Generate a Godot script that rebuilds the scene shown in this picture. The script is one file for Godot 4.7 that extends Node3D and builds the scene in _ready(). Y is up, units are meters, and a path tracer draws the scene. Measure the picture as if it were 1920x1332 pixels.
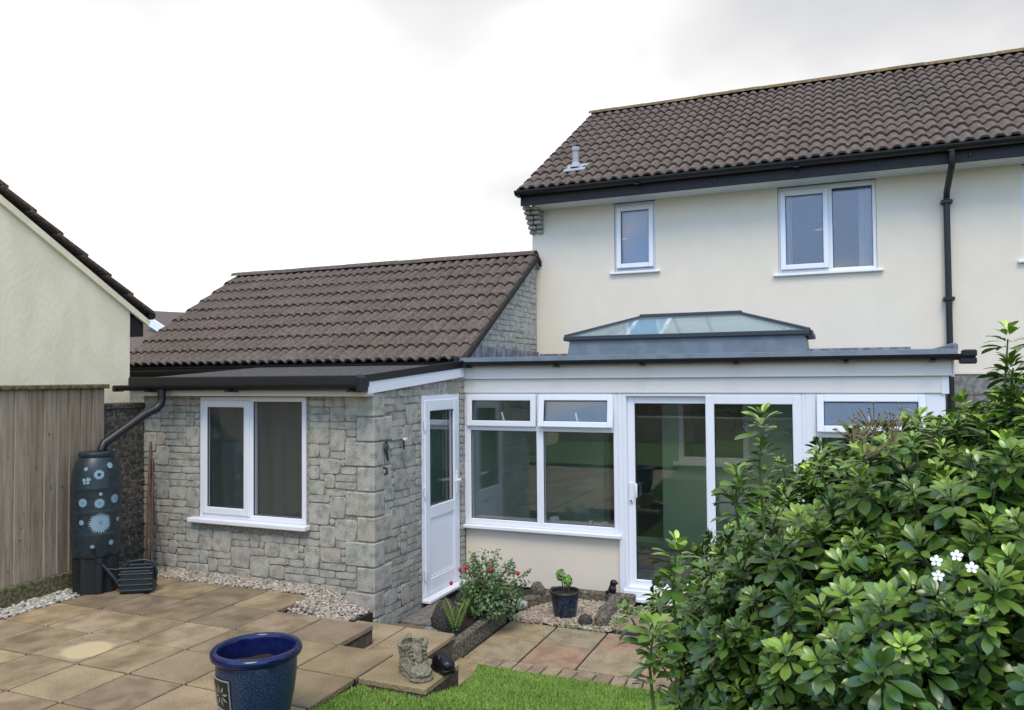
extends Node3D
# Back of a cream house with a white garden room, a stone lean-to, a stepped patio and a big shrub.
# Metres; x to the right along the facade, z towards the viewer, y = 0 on the sandstone path.

var rng := RandomNumberGenerator.new()
var M := {}
var used := {}
var noise := FastNoiseLite.new()

func _ready() -> void:
	rng.seed = 11
	noise.seed = 5
	noise.frequency = 1.0
	make_camera_and_light()
	make_materials()
	ground_and_patio()
	main_house()
	garage()
	lean_to()
	garden_room()
	neighbours()
	boundary()
	behind_the_camera()
	rain_and_tools()
	pots_and_ornaments()
	bed_and_gravel()
	shrub()
	lawn_grass()

# ------------------------------------------------------------------ camera, sky, sun, exposure
func make_camera_and_light() -> void:
	var cam := Camera3D.new()
	cam.name = "camera"
	cam.position = Vector3(0, 2.15, 0)
	cam.rotation = Vector3(deg_to_rad(1.61), deg_to_rad(22.74), deg_to_rad(-0.48))
	cam.fov = 49.22
	cam.near = 0.05
	cam.far = 900.0
	add_child(cam)
	cam.current = true
	var we := WorldEnvironment.new()
	we.name = "world_environment"
	var e := Environment.new()
	e.background_mode = Environment.BG_SKY
	e.tonemap_mode = Environment.TONE_MAPPER_LINEAR
	e.tonemap_exposure = 1.27
	e.sdfgi_enabled = true
	e.ssao_enabled = true
	e.ssil_enabled = true
	var sky := Sky.new()
	var pm := PanoramaSkyMaterial.new()
	pm.panorama = sky_picture()
	sky.sky_material = pm
	e.sky = sky
	e.background_energy_multiplier = 1.0
	we.environment = e
	add_child(we)
	var sun := DirectionalLight3D.new()
	sun.name = "sun"
	sun.light_energy = 0.55
	sun.light_color = Color(1.0, 0.92, 0.78)
	sun.light_angular_distance = 24.0
	sun.shadow_enabled = true
	add_child(sun)
	sun.look_at_from_position(Vector3(1.8, 8, 5.2), Vector3.ZERO, Vector3.UP)

func sky_picture() -> ImageTexture:
	# thin bright cloud ahead of the viewer, grey bank high up, blue sky with clouds behind the viewer
	var w := 1024
	var h := 512
	var im := Image.create(w, h, false, Image.FORMAT_RGBF)
	var n := FastNoiseLite.new()
	n.seed = 21
	n.noise_type = FastNoiseLite.TYPE_SIMPLEX
	n.fractal_type = FastNoiseLite.FRACTAL_FBM
	n.fractal_octaves = 5
	n.frequency = 1.0
	for j in h:
		var th := PI * (j + 0.5) / h
		var y := cos(th)
		for i in w:
			var ph := TAU * (i + 0.5) / w
			var d := Vector3(sin(ph) * sin(th), y, -cos(ph) * sin(th))
			var c := Vector3.ZERO
			if y < -0.02:
				c = Vector3(0.20, 0.20, 0.18)
			else:
				var yy := maxf(y, 0.0)
				var q := Vector3(d.x, 0, d.z) / (yy + 0.22)
				var f := n.get_noise_3d(q.x * 0.75 + 4.0, 3.0, q.z * 0.75)
				var f2 := n.get_noise_3d(q.x * 2.3, 9.0, q.z * 2.3)
				var ahead := smoothstep(-0.35, 0.35, -d.z)
				var grey := smoothstep(-0.42, 0.48, 0.55 * f + 0.10 * f2 + 1.1 * (yy - 0.32) + 0.40 * (d.x + 0.42))
				var cloud := Vector3(1.10, 1.09, 1.06).lerp(Vector3(0.54, 0.545, 0.56), grey)
				var blue := Vector3(0.66, 1.02, 1.72).lerp(Vector3(0.92, 1.16, 1.55), exp(-yy * 6.0))
				var puff := smoothstep(0.12, 0.50, f + 0.3 * f2 - 0.3 * (yy - 0.3))
				var rear := blue.lerp(Vector3(1.50, 1.48, 1.45).lerp(Vector3(0.85, 0.87, 0.92), smoothstep(0.2, 0.55, f)), puff)
				c = rear.lerp(cloud, ahead)
			im.set_pixel(i, j, Color(c.x, c.y, c.z))
	return ImageTexture.create_from_image(im)

# ------------------------------------------------------------------ materials
func ramp(cols: Array, offs: Array) -> Gradient:
	var g := Gradient.new()
	var pc := PackedColorArray()
	var po := PackedFloat32Array()
	for k in cols.size():
		pc.append(cols[k])
		po.append(offs[k])
	g.offsets = po
	g.colors = pc
	return g

func ntex(sd: int, freq: float, cols: Array, offs: Array, oct := 5, size := 512) -> NoiseTexture2D:
	var f := FastNoiseLite.new()
	f.seed = sd
	f.noise_type = FastNoiseLite.TYPE_SIMPLEX
	f.fractal_type = FastNoiseLite.FRACTAL_FBM
	f.fractal_octaves = oct
	f.frequency = freq
	var t := NoiseTexture2D.new()
	t.width = size
	t.height = size
	t.seamless = true
	t.noise = f
	t.color_ramp = ramp(cols, offs)
	return t

func nmap(sd: int, freq: float, strength: float, oct := 4) -> NoiseTexture2D:
	var f := FastNoiseLite.new()
	f.seed = sd
	f.noise_type = FastNoiseLite.TYPE_SIMPLEX
	f.fractal_type = FastNoiseLite.FRACTAL_FBM
	f.fractal_octaves = oct
	f.frequency = freq
	var t := NoiseTexture2D.new()
	t.width = 512
	t.height = 512
	t.seamless = true
	t.as_normal_map = true
	t.bump_strength = strength
	t.noise = f
	return t

func g3(r: float, g: float, b: float) -> Color:
	return Color(r, g, b)

func mat(col: Color, rough := 0.7, tex: Texture2D = null, scale := Vector3.ONE, nm: Texture2D = null, nstr := 1.0, world := true) -> StandardMaterial3D:
	var m := StandardMaterial3D.new()
	m.albedo_color = col
	m.roughness = rough
	m.vertex_color_use_as_albedo = true
	if tex or nm:
		m.uv1_triplanar = true
		m.uv1_world_triplanar = world
		m.uv1_scale = scale
	if tex:
		m.albedo_texture = tex
	if nm:
		m.normal_enabled = true
		m.normal_texture = nm
		m.normal_scale = nstr
	return m

func detail(m: StandardMaterial3D, t: Texture2D, scale: Vector3) -> void:
	m.detail_enabled = true
	m.detail_blend_mode = BaseMaterial3D.BLEND_MODE_MUL
	m.detail_uv_layer = BaseMaterial3D.DETAIL_UV_2
	m.detail_albedo = t
	m.uv2_triplanar = true
	m.uv2_world_triplanar = true
	m.uv2_scale = scale

func glass(tint: Color) -> StandardMaterial3D:
	var m := StandardMaterial3D.new()
	m.transparency = BaseMaterial3D.TRANSPARENCY_ALPHA
	m.albedo_color = tint
	m.roughness = 0.015
	return m

func make_materials() -> void:
	var W := Color.WHITE
	var fine := nmap(31, 0.09, 3.0)
	var coarse := nmap(32, 0.03, 6.0, 5)
	var mott := ntex(33, 0.012, [g3(0.80, 0.80, 0.78), g3(1, 1, 1)], [0.25, 0.75])
	M.stone = mat(W, 0.92, ntex(34, 0.012, [g3(0.62, 0.61, 0.565), g3(0.71, 0.70, 0.65), g3(0.755, 0.742, 0.695)], [0.16, 0.48, 0.8], 7), Vector3(1.2, 1.2, 1.2), coarse, 0.10)
	M.mortar = mat(g3(0.68, 0.66, 0.605), 0.95, mott, Vector3(3, 3, 3), fine, 0.4)
	M.dark_stone = mat(g3(0.80, 0.78, 0.74), 0.92, ntex(35, 0.02, [g3(0.36, 0.345, 0.32), g3(0.50, 0.48, 0.45), g3(0.60, 0.58, 0.54)], [0.25, 0.55, 0.85], 6), Vector3(1.3, 1.3, 1.3), coarse, 0.9)
	M.render = mat(g3(0.90, 0.853, 0.768), 0.85, ntex(36, 0.008, [g3(0.990, 0.990, 0.987), g3(1, 1, 1)], [0.3, 0.7], 6), Vector3(0.5, 0.4, 0.5))
	detail(M.render, ntex(74, 0.20, [g3(0.955, 0.955, 0.955), g3(1, 1, 1)], [0.3, 0.6], 3), Vector3(2, 2, 2))
	M.render_yellow = mat(g3(0.96, 0.915, 0.78), 0.88, ntex(37, 0.010, [g3(0.965, 0.965, 0.95), g3(1, 1, 1)], [0.3, 0.7], 6), Vector3(0.5, 0.2, 0.5), fine, 0.08)
	M.tile = mat(W, 0.88, ntex(38, 0.03, [g3(0.335, 0.285, 0.245), g3(0.42, 0.362, 0.315), g3(0.485, 0.428, 0.378)], [0.2, 0.5, 0.85], 6), Vector3(1.1, 1.1, 1.1), fine, 1.0)
	M.moss_ridge = mat(W, 0.95, ntex(39, 0.02, [g3(0.36, 0.325, 0.28), g3(0.46, 0.385, 0.24), g3(0.60, 0.46, 0.19)], [0.35, 0.56, 0.82], 6), Vector3(1.3, 1.3, 1.3), coarse, 0.8)
	M.roof_deck = mat(g3(0.16, 0.14, 0.13), 0.95)
	M.upvc = mat(g3(0.90, 0.905, 0.915), 0.32)
	M.upvc_warm = mat(g3(0.90, 0.88, 0.84), 0.4)
	M.black = mat(g3(0.085, 0.088, 0.092), 0.38)
	M.black_board = mat(g3(0.125, 0.115, 0.115), 0.6, mott, Vector3(1, 6, 1))
	M.felt = mat(W, 0.95, ntex(40, 0.02, [g3(0.24, 0.23, 0.225), g3(0.34, 0.32, 0.31)], [0.3, 0.7]), Vector3(0.9, 0.9, 0.9), fine, 0.8)
	M.grp = mat(W, 0.45, ntex(41, 0.008, [g3(0.37, 0.41, 0.435), g3(0.42, 0.46, 0.485)], [0.3, 0.7], 6), Vector3(0.8, 0.8, 0.8))
	M.lead = mat(W, 0.55, ntex(42, 0.014, [g3(0.36, 0.37, 0.40), g3(0.47, 0.475, 0.50), g3(0.58, 0.58, 0.61)], [0.25, 0.5, 0.8], 6), Vector3(1.4, 0.7, 1.4), fine, 0.5)
	M.anthracite = mat(g3(0.19, 0.205, 0.23), 0.42)
	M.glass = glass(Color(0.16, 0.22, 0.20, 0.06))
	M.roof_glass = glass(Color(0.66, 0.76, 0.74, 0.26))  # pale tint has the reflection of sky and cream wall put in
	M.reflection_blue = mat(g3(0.30, 0.55, 0.66), 0.8)  # blue of a reflection in the lantern glass, put into the colour
	M.room = mat(g3(0.44, 0.46, 0.46), 0.9)
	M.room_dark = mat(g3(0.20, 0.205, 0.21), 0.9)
	M.room_green = mat(g3(0.62, 0.75, 0.66), 0.9)
	M.carpet = mat(g3(0.50, 0.53, 0.53), 0.95)
	M.rug = mat(g3(0.10, 0.30, 0.36), 0.95)
	M.frosted_sky = mat(g3(0.46, 0.58, 0.74), 0.8)  # frosted glass look with reflected sky blue painted into it
	M.curtain = mat(g3(0.80, 0.80, 0.84), 0.9)
	M.slab = mat(W, 0.86, ntex(43, 0.007, [g3(0.615, 0.54, 0.43), g3(0.675, 0.595, 0.475), g3(0.72, 0.64, 0.51)], [0.2, 0.5, 0.82], 8), Vector3(0.5, 0.5, 0.5), nmap(44, 0.16, 4.0), 0.3)
	M.slab_edge = mat(g3(0.36, 0.32, 0.27), 0.95, mott, Vector3(2, 2, 2), fine, 0.8)
	M.sandstone = mat(W, 0.85, ntex(45, 0.012, [g3(0.60, 0.54, 0.445), g3(0.655, 0.59, 0.485), g3(0.70, 0.63, 0.52)], [0.25, 0.5, 0.8], 8), Vector3(0.8, 0.8, 0.8), coarse, 0.15)
	M.joint = mat(g3(0.165, 0.135, 0.11), 0.98, mott, Vector3(4, 4, 4))
	M.soil = mat(W, 0.97, ntex(46, 0.05, [g3(0.13, 0.10, 0.075), g3(0.27, 0.21, 0.155)], [0.3, 0.7], 5), Vector3(2.5, 2.5, 2.5), nmap(47, 0.08, 10.0), 1.3)
	M.turf = mat(W, 0.95, ntex(48, 0.03, [g3(0.27, 0.36, 0.13), g3(0.38, 0.47, 0.18)], [0.3, 0.7]), Vector3(1.5, 1.5, 1.5))
	M.earth = mat(W, 0.95, ntex(49, 0.02, [g3(0.24, 0.27, 0.15), g3(0.34, 0.36, 0.20)], [0.3, 0.7]), Vector3(0.4, 0.4, 0.4))
	M.fence = mat(W, 0.9, ntex(50, 0.02, [g3(0.555, 0.495, 0.415), g3(0.62, 0.56, 0.475), g3(0.665, 0.61, 0.525)], [0.2, 0.5, 0.82], 6), Vector3(2.2, 0.13, 2.2), fine, 0.2)
	M.moss_wood = mat(W, 0.95, ntex(51, 0.02, [g3(0.27, 0.25, 0.17), g3(0.38, 0.37, 0.22), g3(0.46, 0.44, 0.34)], [0.2, 0.5, 0.8], 5), Vector3(2, 2, 2), fine, 1.0)
	M.log = mat(W, 0.95, ntex(52, 0.02, [g3(0.27, 0.245, 0.20), g3(0.42, 0.385, 0.32), g3(0.55, 0.52, 0.45)], [0.25, 0.55, 0.85], 6), Vector3(2, 4, 2), coarse, 1.0)
	M.butt = mat(g3(0.155, 0.215, 0.235), 0.40, mott, Vector3(2, 2, 2))
	M.butt_stand = mat(g3(0.10, 0.115, 0.12), 0.55)
	M.can = mat(g3(0.12, 0.17, 0.18), 0.45)
	M.print_blue = mat(g3(0.50, 0.605, 0.64), 0.5)
	M.print_mid = mat(g3(0.36, 0.54, 0.62), 0.5)
	M.cane = mat(W, 0.8, ntex(53, 0.02, [g3(0.36, 0.27, 0.20), g3(0.54, 0.43, 0.33)], [0.3, 0.7]), Vector3(6, 1, 6))
	M.cobalt = mat(g3(0.09, 0.135, 0.32), 0.12, ntex(54, 0.01, [g3(0.75, 0.75, 0.8), g3(1, 1, 1)], [0.3, 0.7]), Vector3(2, 2, 2))
	M.blue_pot = mat(W, 0.30, ntex(55, 0.05, [g3(0.075, 0.115, 0.17), g3(0.115, 0.185, 0.30), g3(0.17, 0.25, 0.37), g3(0.36, 0.40, 0.38)], [0.2, 0.45, 0.68, 0.92], 6), Vector3(3.2, 3.2, 3.2), fine, 0.3)
	M.teal_pot = mat(W, 0.35, ntex(56, 0.014, [g3(0.07, 0.11, 0.16), g3(0.11, 0.20, 0.30), g3(0.36, 0.31, 0.23)], [0.3, 0.58, 0.85], 5), Vector3(3, 3, 3))
	M.pot_plate = mat(g3(0.12, 0.13, 0.11), 0.4)
	M.pot_line = mat(g3(0.55, 0.55, 0.50), 0.5)
	M.boot = mat(W, 0.92, ntex(57, 0.03, [g3(0.33, 0.32, 0.25), g3(0.50, 0.48, 0.39), g3(0.62, 0.59, 0.50)], [0.25, 0.5, 0.8], 5), Vector3(4, 4, 4), fine, 1.0)
	M.black_glaze = mat(g3(0.055, 0.06, 0.075), 0.3, mott, Vector3(4, 4, 4), fine, 0.6)
	M.rock = mat(W, 0.95, ntex(58, 0.03, [g3(0.13, 0.12, 0.11), g3(0.27, 0.25, 0.22), g3(0.42, 0.40, 0.36)], [0.3, 0.55, 0.85], 6), Vector3(3, 3, 3), coarse, 1.0)
	var grit := ntex(71, 0.11, [g3(0.74, 0.72, 0.70), g3(0.94, 0.94, 0.935), g3(1, 1, 1)], [0.22, 0.42, 0.75], 4)
	var stain := ntex(72, 0.010, [g3(0.85, 0.84, 0.825), g3(0.945, 0.94, 0.93), g3(1, 1, 1)], [0.2, 0.5, 0.8], 8)
	var lichen := ntex(73, 0.045, [g3(0.84, 0.83, 0.82), g3(1, 1, 1)], [0.20, 0.45], 5)
	detail(M.slab, grit, Vector3(1.6, 1.6, 1.6))
	detail(M.sandstone, grit, Vector3(1.1, 1.1, 1.1))
	detail(M.stone, grit, Vector3(1.3, 1.3, 1.3))
	detail(M.tile, lichen, Vector3(0.8, 0.8, 0.8))
	detail(M.mortar, grit, Vector3(1.5, 1.5, 1.5))
	M.slab_stain = M.slab.duplicate()
	detail(M.slab_stain, stain, Vector3(0.7, 0.7, 0.7))
	M.net = mat(g3(0.38, 0.41, 0.40), 0.9)
	M.net_green = mat(g3(0.34, 0.45, 0.41), 0.9)
	M.pebble = mat(W, 0.8)
	M.metal = mat(g3(0.62, 0.64, 0.67), 0.35)
	M.metal.metallic = 0.6
	M.iron = mat(g3(0.10, 0.09, 0.09), 0.6)
	M.teal = mat(g3(0.09, 0.24, 0.28), 0.5)
	M.orange = mat(g3(0.62, 0.33, 0.20), 0.6)
	M.leaf = mat(W, 0.27)
	M.leaf.metallic_specular = 0.55
	M.leaf.backlight_enabled = true
	M.leaf.backlight = Color(0.17, 0.28, 0.06)
	M.small_leaf = mat(W, 0.5)
	M.small_leaf.backlight_enabled = true
	M.small_leaf.backlight = Color(0.25, 0.38, 0.10)
	M.grass = mat(W, 0.6)
	M.grass.backlight_enabled = true
	M.grass.backlight = Color(0.22, 0.34, 0.07)
	M.twig = mat(g3(0.32, 0.27, 0.18), 0.85)
	M.green_stem = mat(g3(0.30, 0.38, 0.16), 0.7)
	M.petal = mat(g3(0.93, 0.93, 0.88), 0.6)
	M.red_petal = mat(g3(0.72, 0.06, 0.17), 0.5)
	M.white_trim = mat(g3(0.84, 0.845, 0.85), 0.45)
	M.vent_pipe = mat(g3(0.62, 0.63, 0.64), 0.6)
	M.block = mat(g3(0.58, 0.57, 0.55), 0.92, mott, Vector3(2, 2, 2), fine, 0.8)

# ------------------------------------------------------------------ node helpers
func numbered(called: String) -> String:
	if not used.has(called):
		used[called] = 0
		return called
	used[called] += 1
	return "%s_%03d" % [called, used[called]]

func pname(parent: Node, called: String) -> String:
	if parent == self:
		return numbered(called)
	var key := "n_" + called
	var k: int = parent.get_meta(key, 0)
	parent.set_meta(key, k + 1)
	return called if k == 0 else "%s_%03d" % [called, k]

func begin() -> SurfaceTool:
	var st := SurfaceTool.new()
	st.begin(Mesh.PRIMITIVE_TRIANGLES)
	st.set_color(Color.WHITE)
	return st

func obj(called: String, what, m: Material, parent: Node = self) -> MeshInstance3D:
	var o := MeshInstance3D.new()
	o.name = pname(parent, called)
	o.mesh = what.commit() if what is SurfaceTool else what
	o.material_override = m
	parent.add_child(o, true)
	return o

func node(called: String, parent: Node = self, at := Vector3.ZERO) -> Node3D:
	var o := Node3D.new()
	o.name = pname(parent, called)
	o.position = at
	parent.add_child(o, true)
	return o

func tag(o: Node, label: String, category: String, group := "") -> Node:
	o.set_meta("label", label)
	o.set_meta("category", category)
	if group != "":
		o.set_meta("group", group)
	return o

func struct(o: Node, label := "") -> Node:
	o.set_meta("kind", "structure")
	if label != "":
		o.set_meta("label", label)
	return o

func stuff(o: Node, label := "") -> Node:
	o.set_meta("kind", "stuff")
	if label != "":
		o.set_meta("label", label)
	return o

func many(called: String, mesh: Mesh, m: Material, xf: Array, cols: Array, parent: Node = self) -> MultiMeshInstance3D:
	var mm := MultiMesh.new()
	mm.transform_format = MultiMesh.TRANSFORM_3D
	mm.use_colors = not cols.is_empty()
	mm.mesh = mesh
	mm.instance_count = xf.size()
	for k in xf.size():
		mm.set_instance_transform(k, xf[k])
		if mm.use_colors:
			mm.set_instance_color(k, cols[k])
	var o := MultiMeshInstance3D.new()
	o.name = pname(parent, called)
	o.multimesh = mm
	o.material_override = m
	parent.add_child(o, true)
	return o

func rr(a: float, b: float) -> float:
	return rng.randf_range(a, b)

# ------------------------------------------------------------------ mesh helpers
func tri(st: SurfaceTool, a: Vector3, b: Vector3, c: Vector3, out: Vector3) -> void:
	var n := (c - a).cross(b - a)
	if n.length_squared() < 1e-16:
		return
	if n.dot(out) < 0.0:
		n = -n
		var t := b
		b = c
		c = t
	n = n.normalized()
	st.set_normal(n)
	st.add_vertex(a)
	st.set_normal(n)
	st.add_vertex(b)
	st.set_normal(n)
	st.add_vertex(c)

func quad(st: SurfaceTool, a: Vector3, b: Vector3, c: Vector3, d: Vector3, out: Vector3) -> void:
	tri(st, a, b, c, out)
	tri(st, a, c, d, out)

func tri_n(st: SurfaceTool, a: Vector3, b: Vector3, c: Vector3, na: Vector3, nb: Vector3, nc: Vector3) -> void:
	var n := (c - a).cross(b - a)
	if n.length_squared() < 1e-18:
		return
	if n.dot(na + nb + nc) < 0.0:
		var t := b
		b = c
		c = t
		t = nb
		nb = nc
		nc = t
	st.set_normal(na)
	st.add_vertex(a)
	st.set_normal(nb)
	st.add_vertex(b)
	st.set_normal(nc)
	st.add_vertex(c)

# chamfered box in a frame: centre, half sizes, axes
func cbox(st: SurfaceTool, c: Vector3, hs: Vector3, bas: Basis, bev: float) -> void:
	bev = minf(bev, minf(hs.x, minf(hs.y, hs.z)) * 0.9)
	var s := [-1.0, 1.0]
	for ax in 3:
		var u := (ax + 1) % 3
		var w := (ax + 2) % 3
		for sg in s:
			var p: Array = []
			for q in [[-1, -1], [1, -1], [1, 1], [-1, 1]]:
				var l := Vector3.ZERO
				l[ax] = sg * hs[ax]
				l[u] = q[0] * (hs[u] - bev)
				l[w] = q[1] * (hs[w] - bev)
				p.append(c + bas * l)
			var o := Vector3.ZERO
			o[ax] = sg
			quad(st, p[0], p[1], p[2], p[3], bas * o)
	if bev <= 0.0:
		return
	for ax in 3:
		var u := (ax + 1) % 3
		var w := (ax + 2) % 3
		for su in s:
			for sw in s:
				var p: Array = []
				for q in [[-1, 0], [1, 0], [1, 1], [-1, 1]]:
					var l := Vector3.ZERO
					l[ax] = q[0] * (hs[ax] - bev)
					l[u] = su * (hs[u] - (bev if q[1] == 0 else 0.0))
					l[w] = sw * (hs[w] - (0.0 if q[1] == 0 else bev))
					p.append(c + bas * l)
				var o := Vector3.ZERO
				o[u] = su
				o[w] = sw
				quad(st, p[0], p[1], p[2], p[3], bas * o)
	for sx in s:
		for sy in s:
			for sz in s:
				var a := c + bas * Vector3(sx * hs.x, sy * (hs.y - bev), sz * (hs.z - bev))
				var b := c + bas * Vector3(sx * (hs.x - bev), sy * hs.y, sz * (hs.z - bev))
				var d := c + bas * Vector3(sx * (hs.x - bev), sy * (hs.y - bev), sz * hs.z)
				tri(st, a, b, d, bas * Vector3(sx, sy, sz))

func box(st: SurfaceTool, x0: float, x1: float, y0: float, y1: float, z0: float, z1: float, bev := 0.0) -> void:
	cbox(st, Vector3(x0 + x1, y0 + y1, z0 + z1) * 0.5, Vector3(absf(x1 - x0), absf(y1 - y0), absf(z1 - z0)) * 0.5, Basis.IDENTITY, bev)

# bar from a to b, w across, h along "up"
func bar(st: SurfaceTool, a: Vector3, b: Vector3, w: float, h: float, up := Vector3.UP, bev := 0.0) -> void:
	var f := (b - a).normalized()
	var r := f.cross(up).normalized()
	var u := r.cross(f).normalized()
	cbox(st, (a + b) * 0.5, Vector3(w * 0.5, h * 0.5, a.distance_to(b) * 0.5), Basis(r, u, f), bev)

# smooth surface p(i, j); orientation by "sgn"
func surf(st: SurfaceTool, p: Array, wrap_u := false, wrap_v := false, sgn := 1.0) -> void:
	var nu := p.size()
	var nv: int = p[0].size()
	var nn: Array = []
	for i in nu:
		var row: Array = []
		for j in nv:
			var i0 := (i - 1 + nu) % nu if wrap_u else maxi(i - 1, 0)
			var i1 := (i + 1) % nu if wrap_u else mini(i + 1, nu - 1)
			var j0 := (j - 1 + nv) % nv if wrap_v else maxi(j - 1, 0)
			var j1 := (j + 1) % nv if wrap_v else mini(j + 1, nv - 1)
			var du: Vector3 = p[i1][j] - p[i0][j]
			var dv: Vector3 = p[i][j1] - p[i][j0]
			var n := du.cross(dv) * sgn
			if n.length_squared() < 1e-16:
				var ii := 1 if i == 0 else (nu - 2 if i == nu - 1 else i)
				du = p[mini(ii + 1, nu - 1)][j] - p[ii - 1][j]
				dv = p[ii][j1] - p[ii][j0]
				n = du.cross(dv) * sgn
			row.append(n.normalized())
		nn.append(row)
	for i in (nu if wrap_u else nu - 1):
		var i1 := (i + 1) % nu
		for j in (nv if wrap_v else nv - 1):
			var j1 := (j + 1) % nv
			tri_n(st, p[i][j], p[i1][j], p[i1][j1], nn[i][j], nn[i1][j], nn[i1][j1])
			tri_n(st, p[i][j], p[i1][j1], p[i][j1], nn[i][j], nn[i1][j1], nn[i][j1])

# turned shape: profile of (radius, height), from the outside bottom round to the inside
func lathe(st: SurfaceTool, c: Vector3, prof: Array, segs := 40) -> void:
	var p: Array = []
	for q in prof:
		var row: Array = []
		for k in segs:
			var a := TAU * k / segs
			row.append(c + Vector3(cos(a) * q.x, q.y, -sin(a) * q.x))
		p.append(row)
	surf(st, p, false, true, -1.0)

func tube(st: SurfaceTool, pts: Array, r0: float, r1 := -1.0, sides := 8, caps := true) -> void:
	if r1 < 0.0:
		r1 = r0
	var p: Array = []
	var n := pts.size()
	var ref := Vector3(0.31, 0.11, 0.94)
	for i in n:
		var t: Vector3 = (pts[mini(i + 1, n - 1)] - pts[maxi(i - 1, 0)]).normalized()
		var a := t.cross(ref).normalized()
		var b := t.cross(a).normalized()
		var r := lerpf(r0, r1, float(i) / (n - 1))
		var row: Array = []
		for k in sides:
			var an := TAU * k / sides
			row.append(pts[i] + (a * cos(an) + b * sin(an)) * r)
		p.append(row)
	# orient outwards
	var probe: Vector3 = (p[1][0] - p[0][0]).cross(p[0][1] - p[0][0])
	var sg := 1.0 if probe.dot(p[0][0] - pts[0]) > 0.0 else -1.0
	surf(st, p, false, true, sg)
	if caps:
		for e in [0, n - 1]:
			var out: Vector3 = pts[0] - pts[1] if e == 0 else pts[n - 1] - pts[n - 2]
			for k in sides:
				tri(st, pts[e], p[e][k], p[e][(k + 1) % sides], out)

# closed profile (given as Vector2(z, y)) swept from x0 to x1
func sweep_x(st: SurfaceTool, poly: PackedVector2Array, x0: float, x1: float) -> void:
	var area := 0.0
	for k in poly.size():
		var a := poly[k]
		var b := poly[(k + 1) % poly.size()]
		area += a.x * b.y - b.x * a.y
	for k in poly.size():
		var a := poly[k]
		var b := poly[(k + 1) % poly.size()]
		var e := b - a
		var o := Vector2(e.y, -e.x) * signf(area)
		quad(st, Vector3(x0, a.y, a.x), Vector3(x1, a.y, a.x), Vector3(x1, b.y, b.x), Vector3(x0, b.y, b.x), Vector3(0, o.y, o.x))
	var idx := Geometry2D.triangulate_polygon(poly)
	for k in range(0, idx.size(), 3):
		for sx in [x0, x1]:
			var out := Vector3(sx - (x0 + x1 - sx), 0, 0)
			tri(st, Vector3(sx, poly[idx[k]].y, poly[idx[k]].x), Vector3(sx, poly[idx[k + 1]].y, poly[idx[k + 1]].x), Vector3(sx, poly[idx[k + 2]].y, poly[idx[k + 2]].x), out)

# half-round gutter along x
func gutter_shape(x0: float, x1: float, y: float, z: float, r: float) -> SurfaceTool:
	var st := begin()
	var pl := PackedVector2Array()
	for k in 11:
		var a := PI + PI * k / 10.0
		pl.append(Vector2(z + cos(a) * r, y + sin(a) * r))
	for k in 11:
		var a := TAU - PI * k / 10.0
		pl.append(Vector2(z + cos(a) * (r - 0.006), y + sin(a) * (r - 0.006)))
	sweep_x(st, pl, x0, x1)
	return st

# wall slab with rectangular openings; along "x" (thickness in z) or along "z" (thickness in x)
func wall(st: SurfaceTool, axis: String, a0: float, a1: float, y0: float, y1: float, p0: float, p1: float, holes: Array = []) -> void:
	var xs := [a0, a1]
	var ys := [y0, y1]
	for h in holes:
		xs.append_array([h[0], h[1]])
		ys.append_array([h[2], h[3]])
	xs.sort()
	ys.sort()
	for i in xs.size() - 1:
		if xs[i + 1] - xs[i] < 1e-4 or xs[i] < a0 - 1e-4 or xs[i + 1] > a1 + 1e-4:
			continue
		var run := -1
		for j in ys.size():
			var solid := false
			if j < ys.size() - 1 and ys[j] >= y0 - 1e-4 and ys[j + 1] <= y1 + 1e-4:
				solid = true
				var cx: float = (xs[i] + xs[i + 1]) * 0.5
				var cy: float = (ys[j] + ys[j + 1]) * 0.5
				for h in holes:
					if cx > h[0] and cx < h[1] and cy > h[2] and cy < h[3]:
						solid = false
			if solid and run < 0:
				run = j
			if not solid and run >= 0:
				if ys[j] - ys[run] > 1e-4:
					if axis == "x":
						box(st, xs[i], xs[i + 1], ys[run], ys[j], p0, p1)
					else:
						box(st, p0, p1, ys[run], ys[j], xs[i], xs[i + 1])
				run = -1

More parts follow.
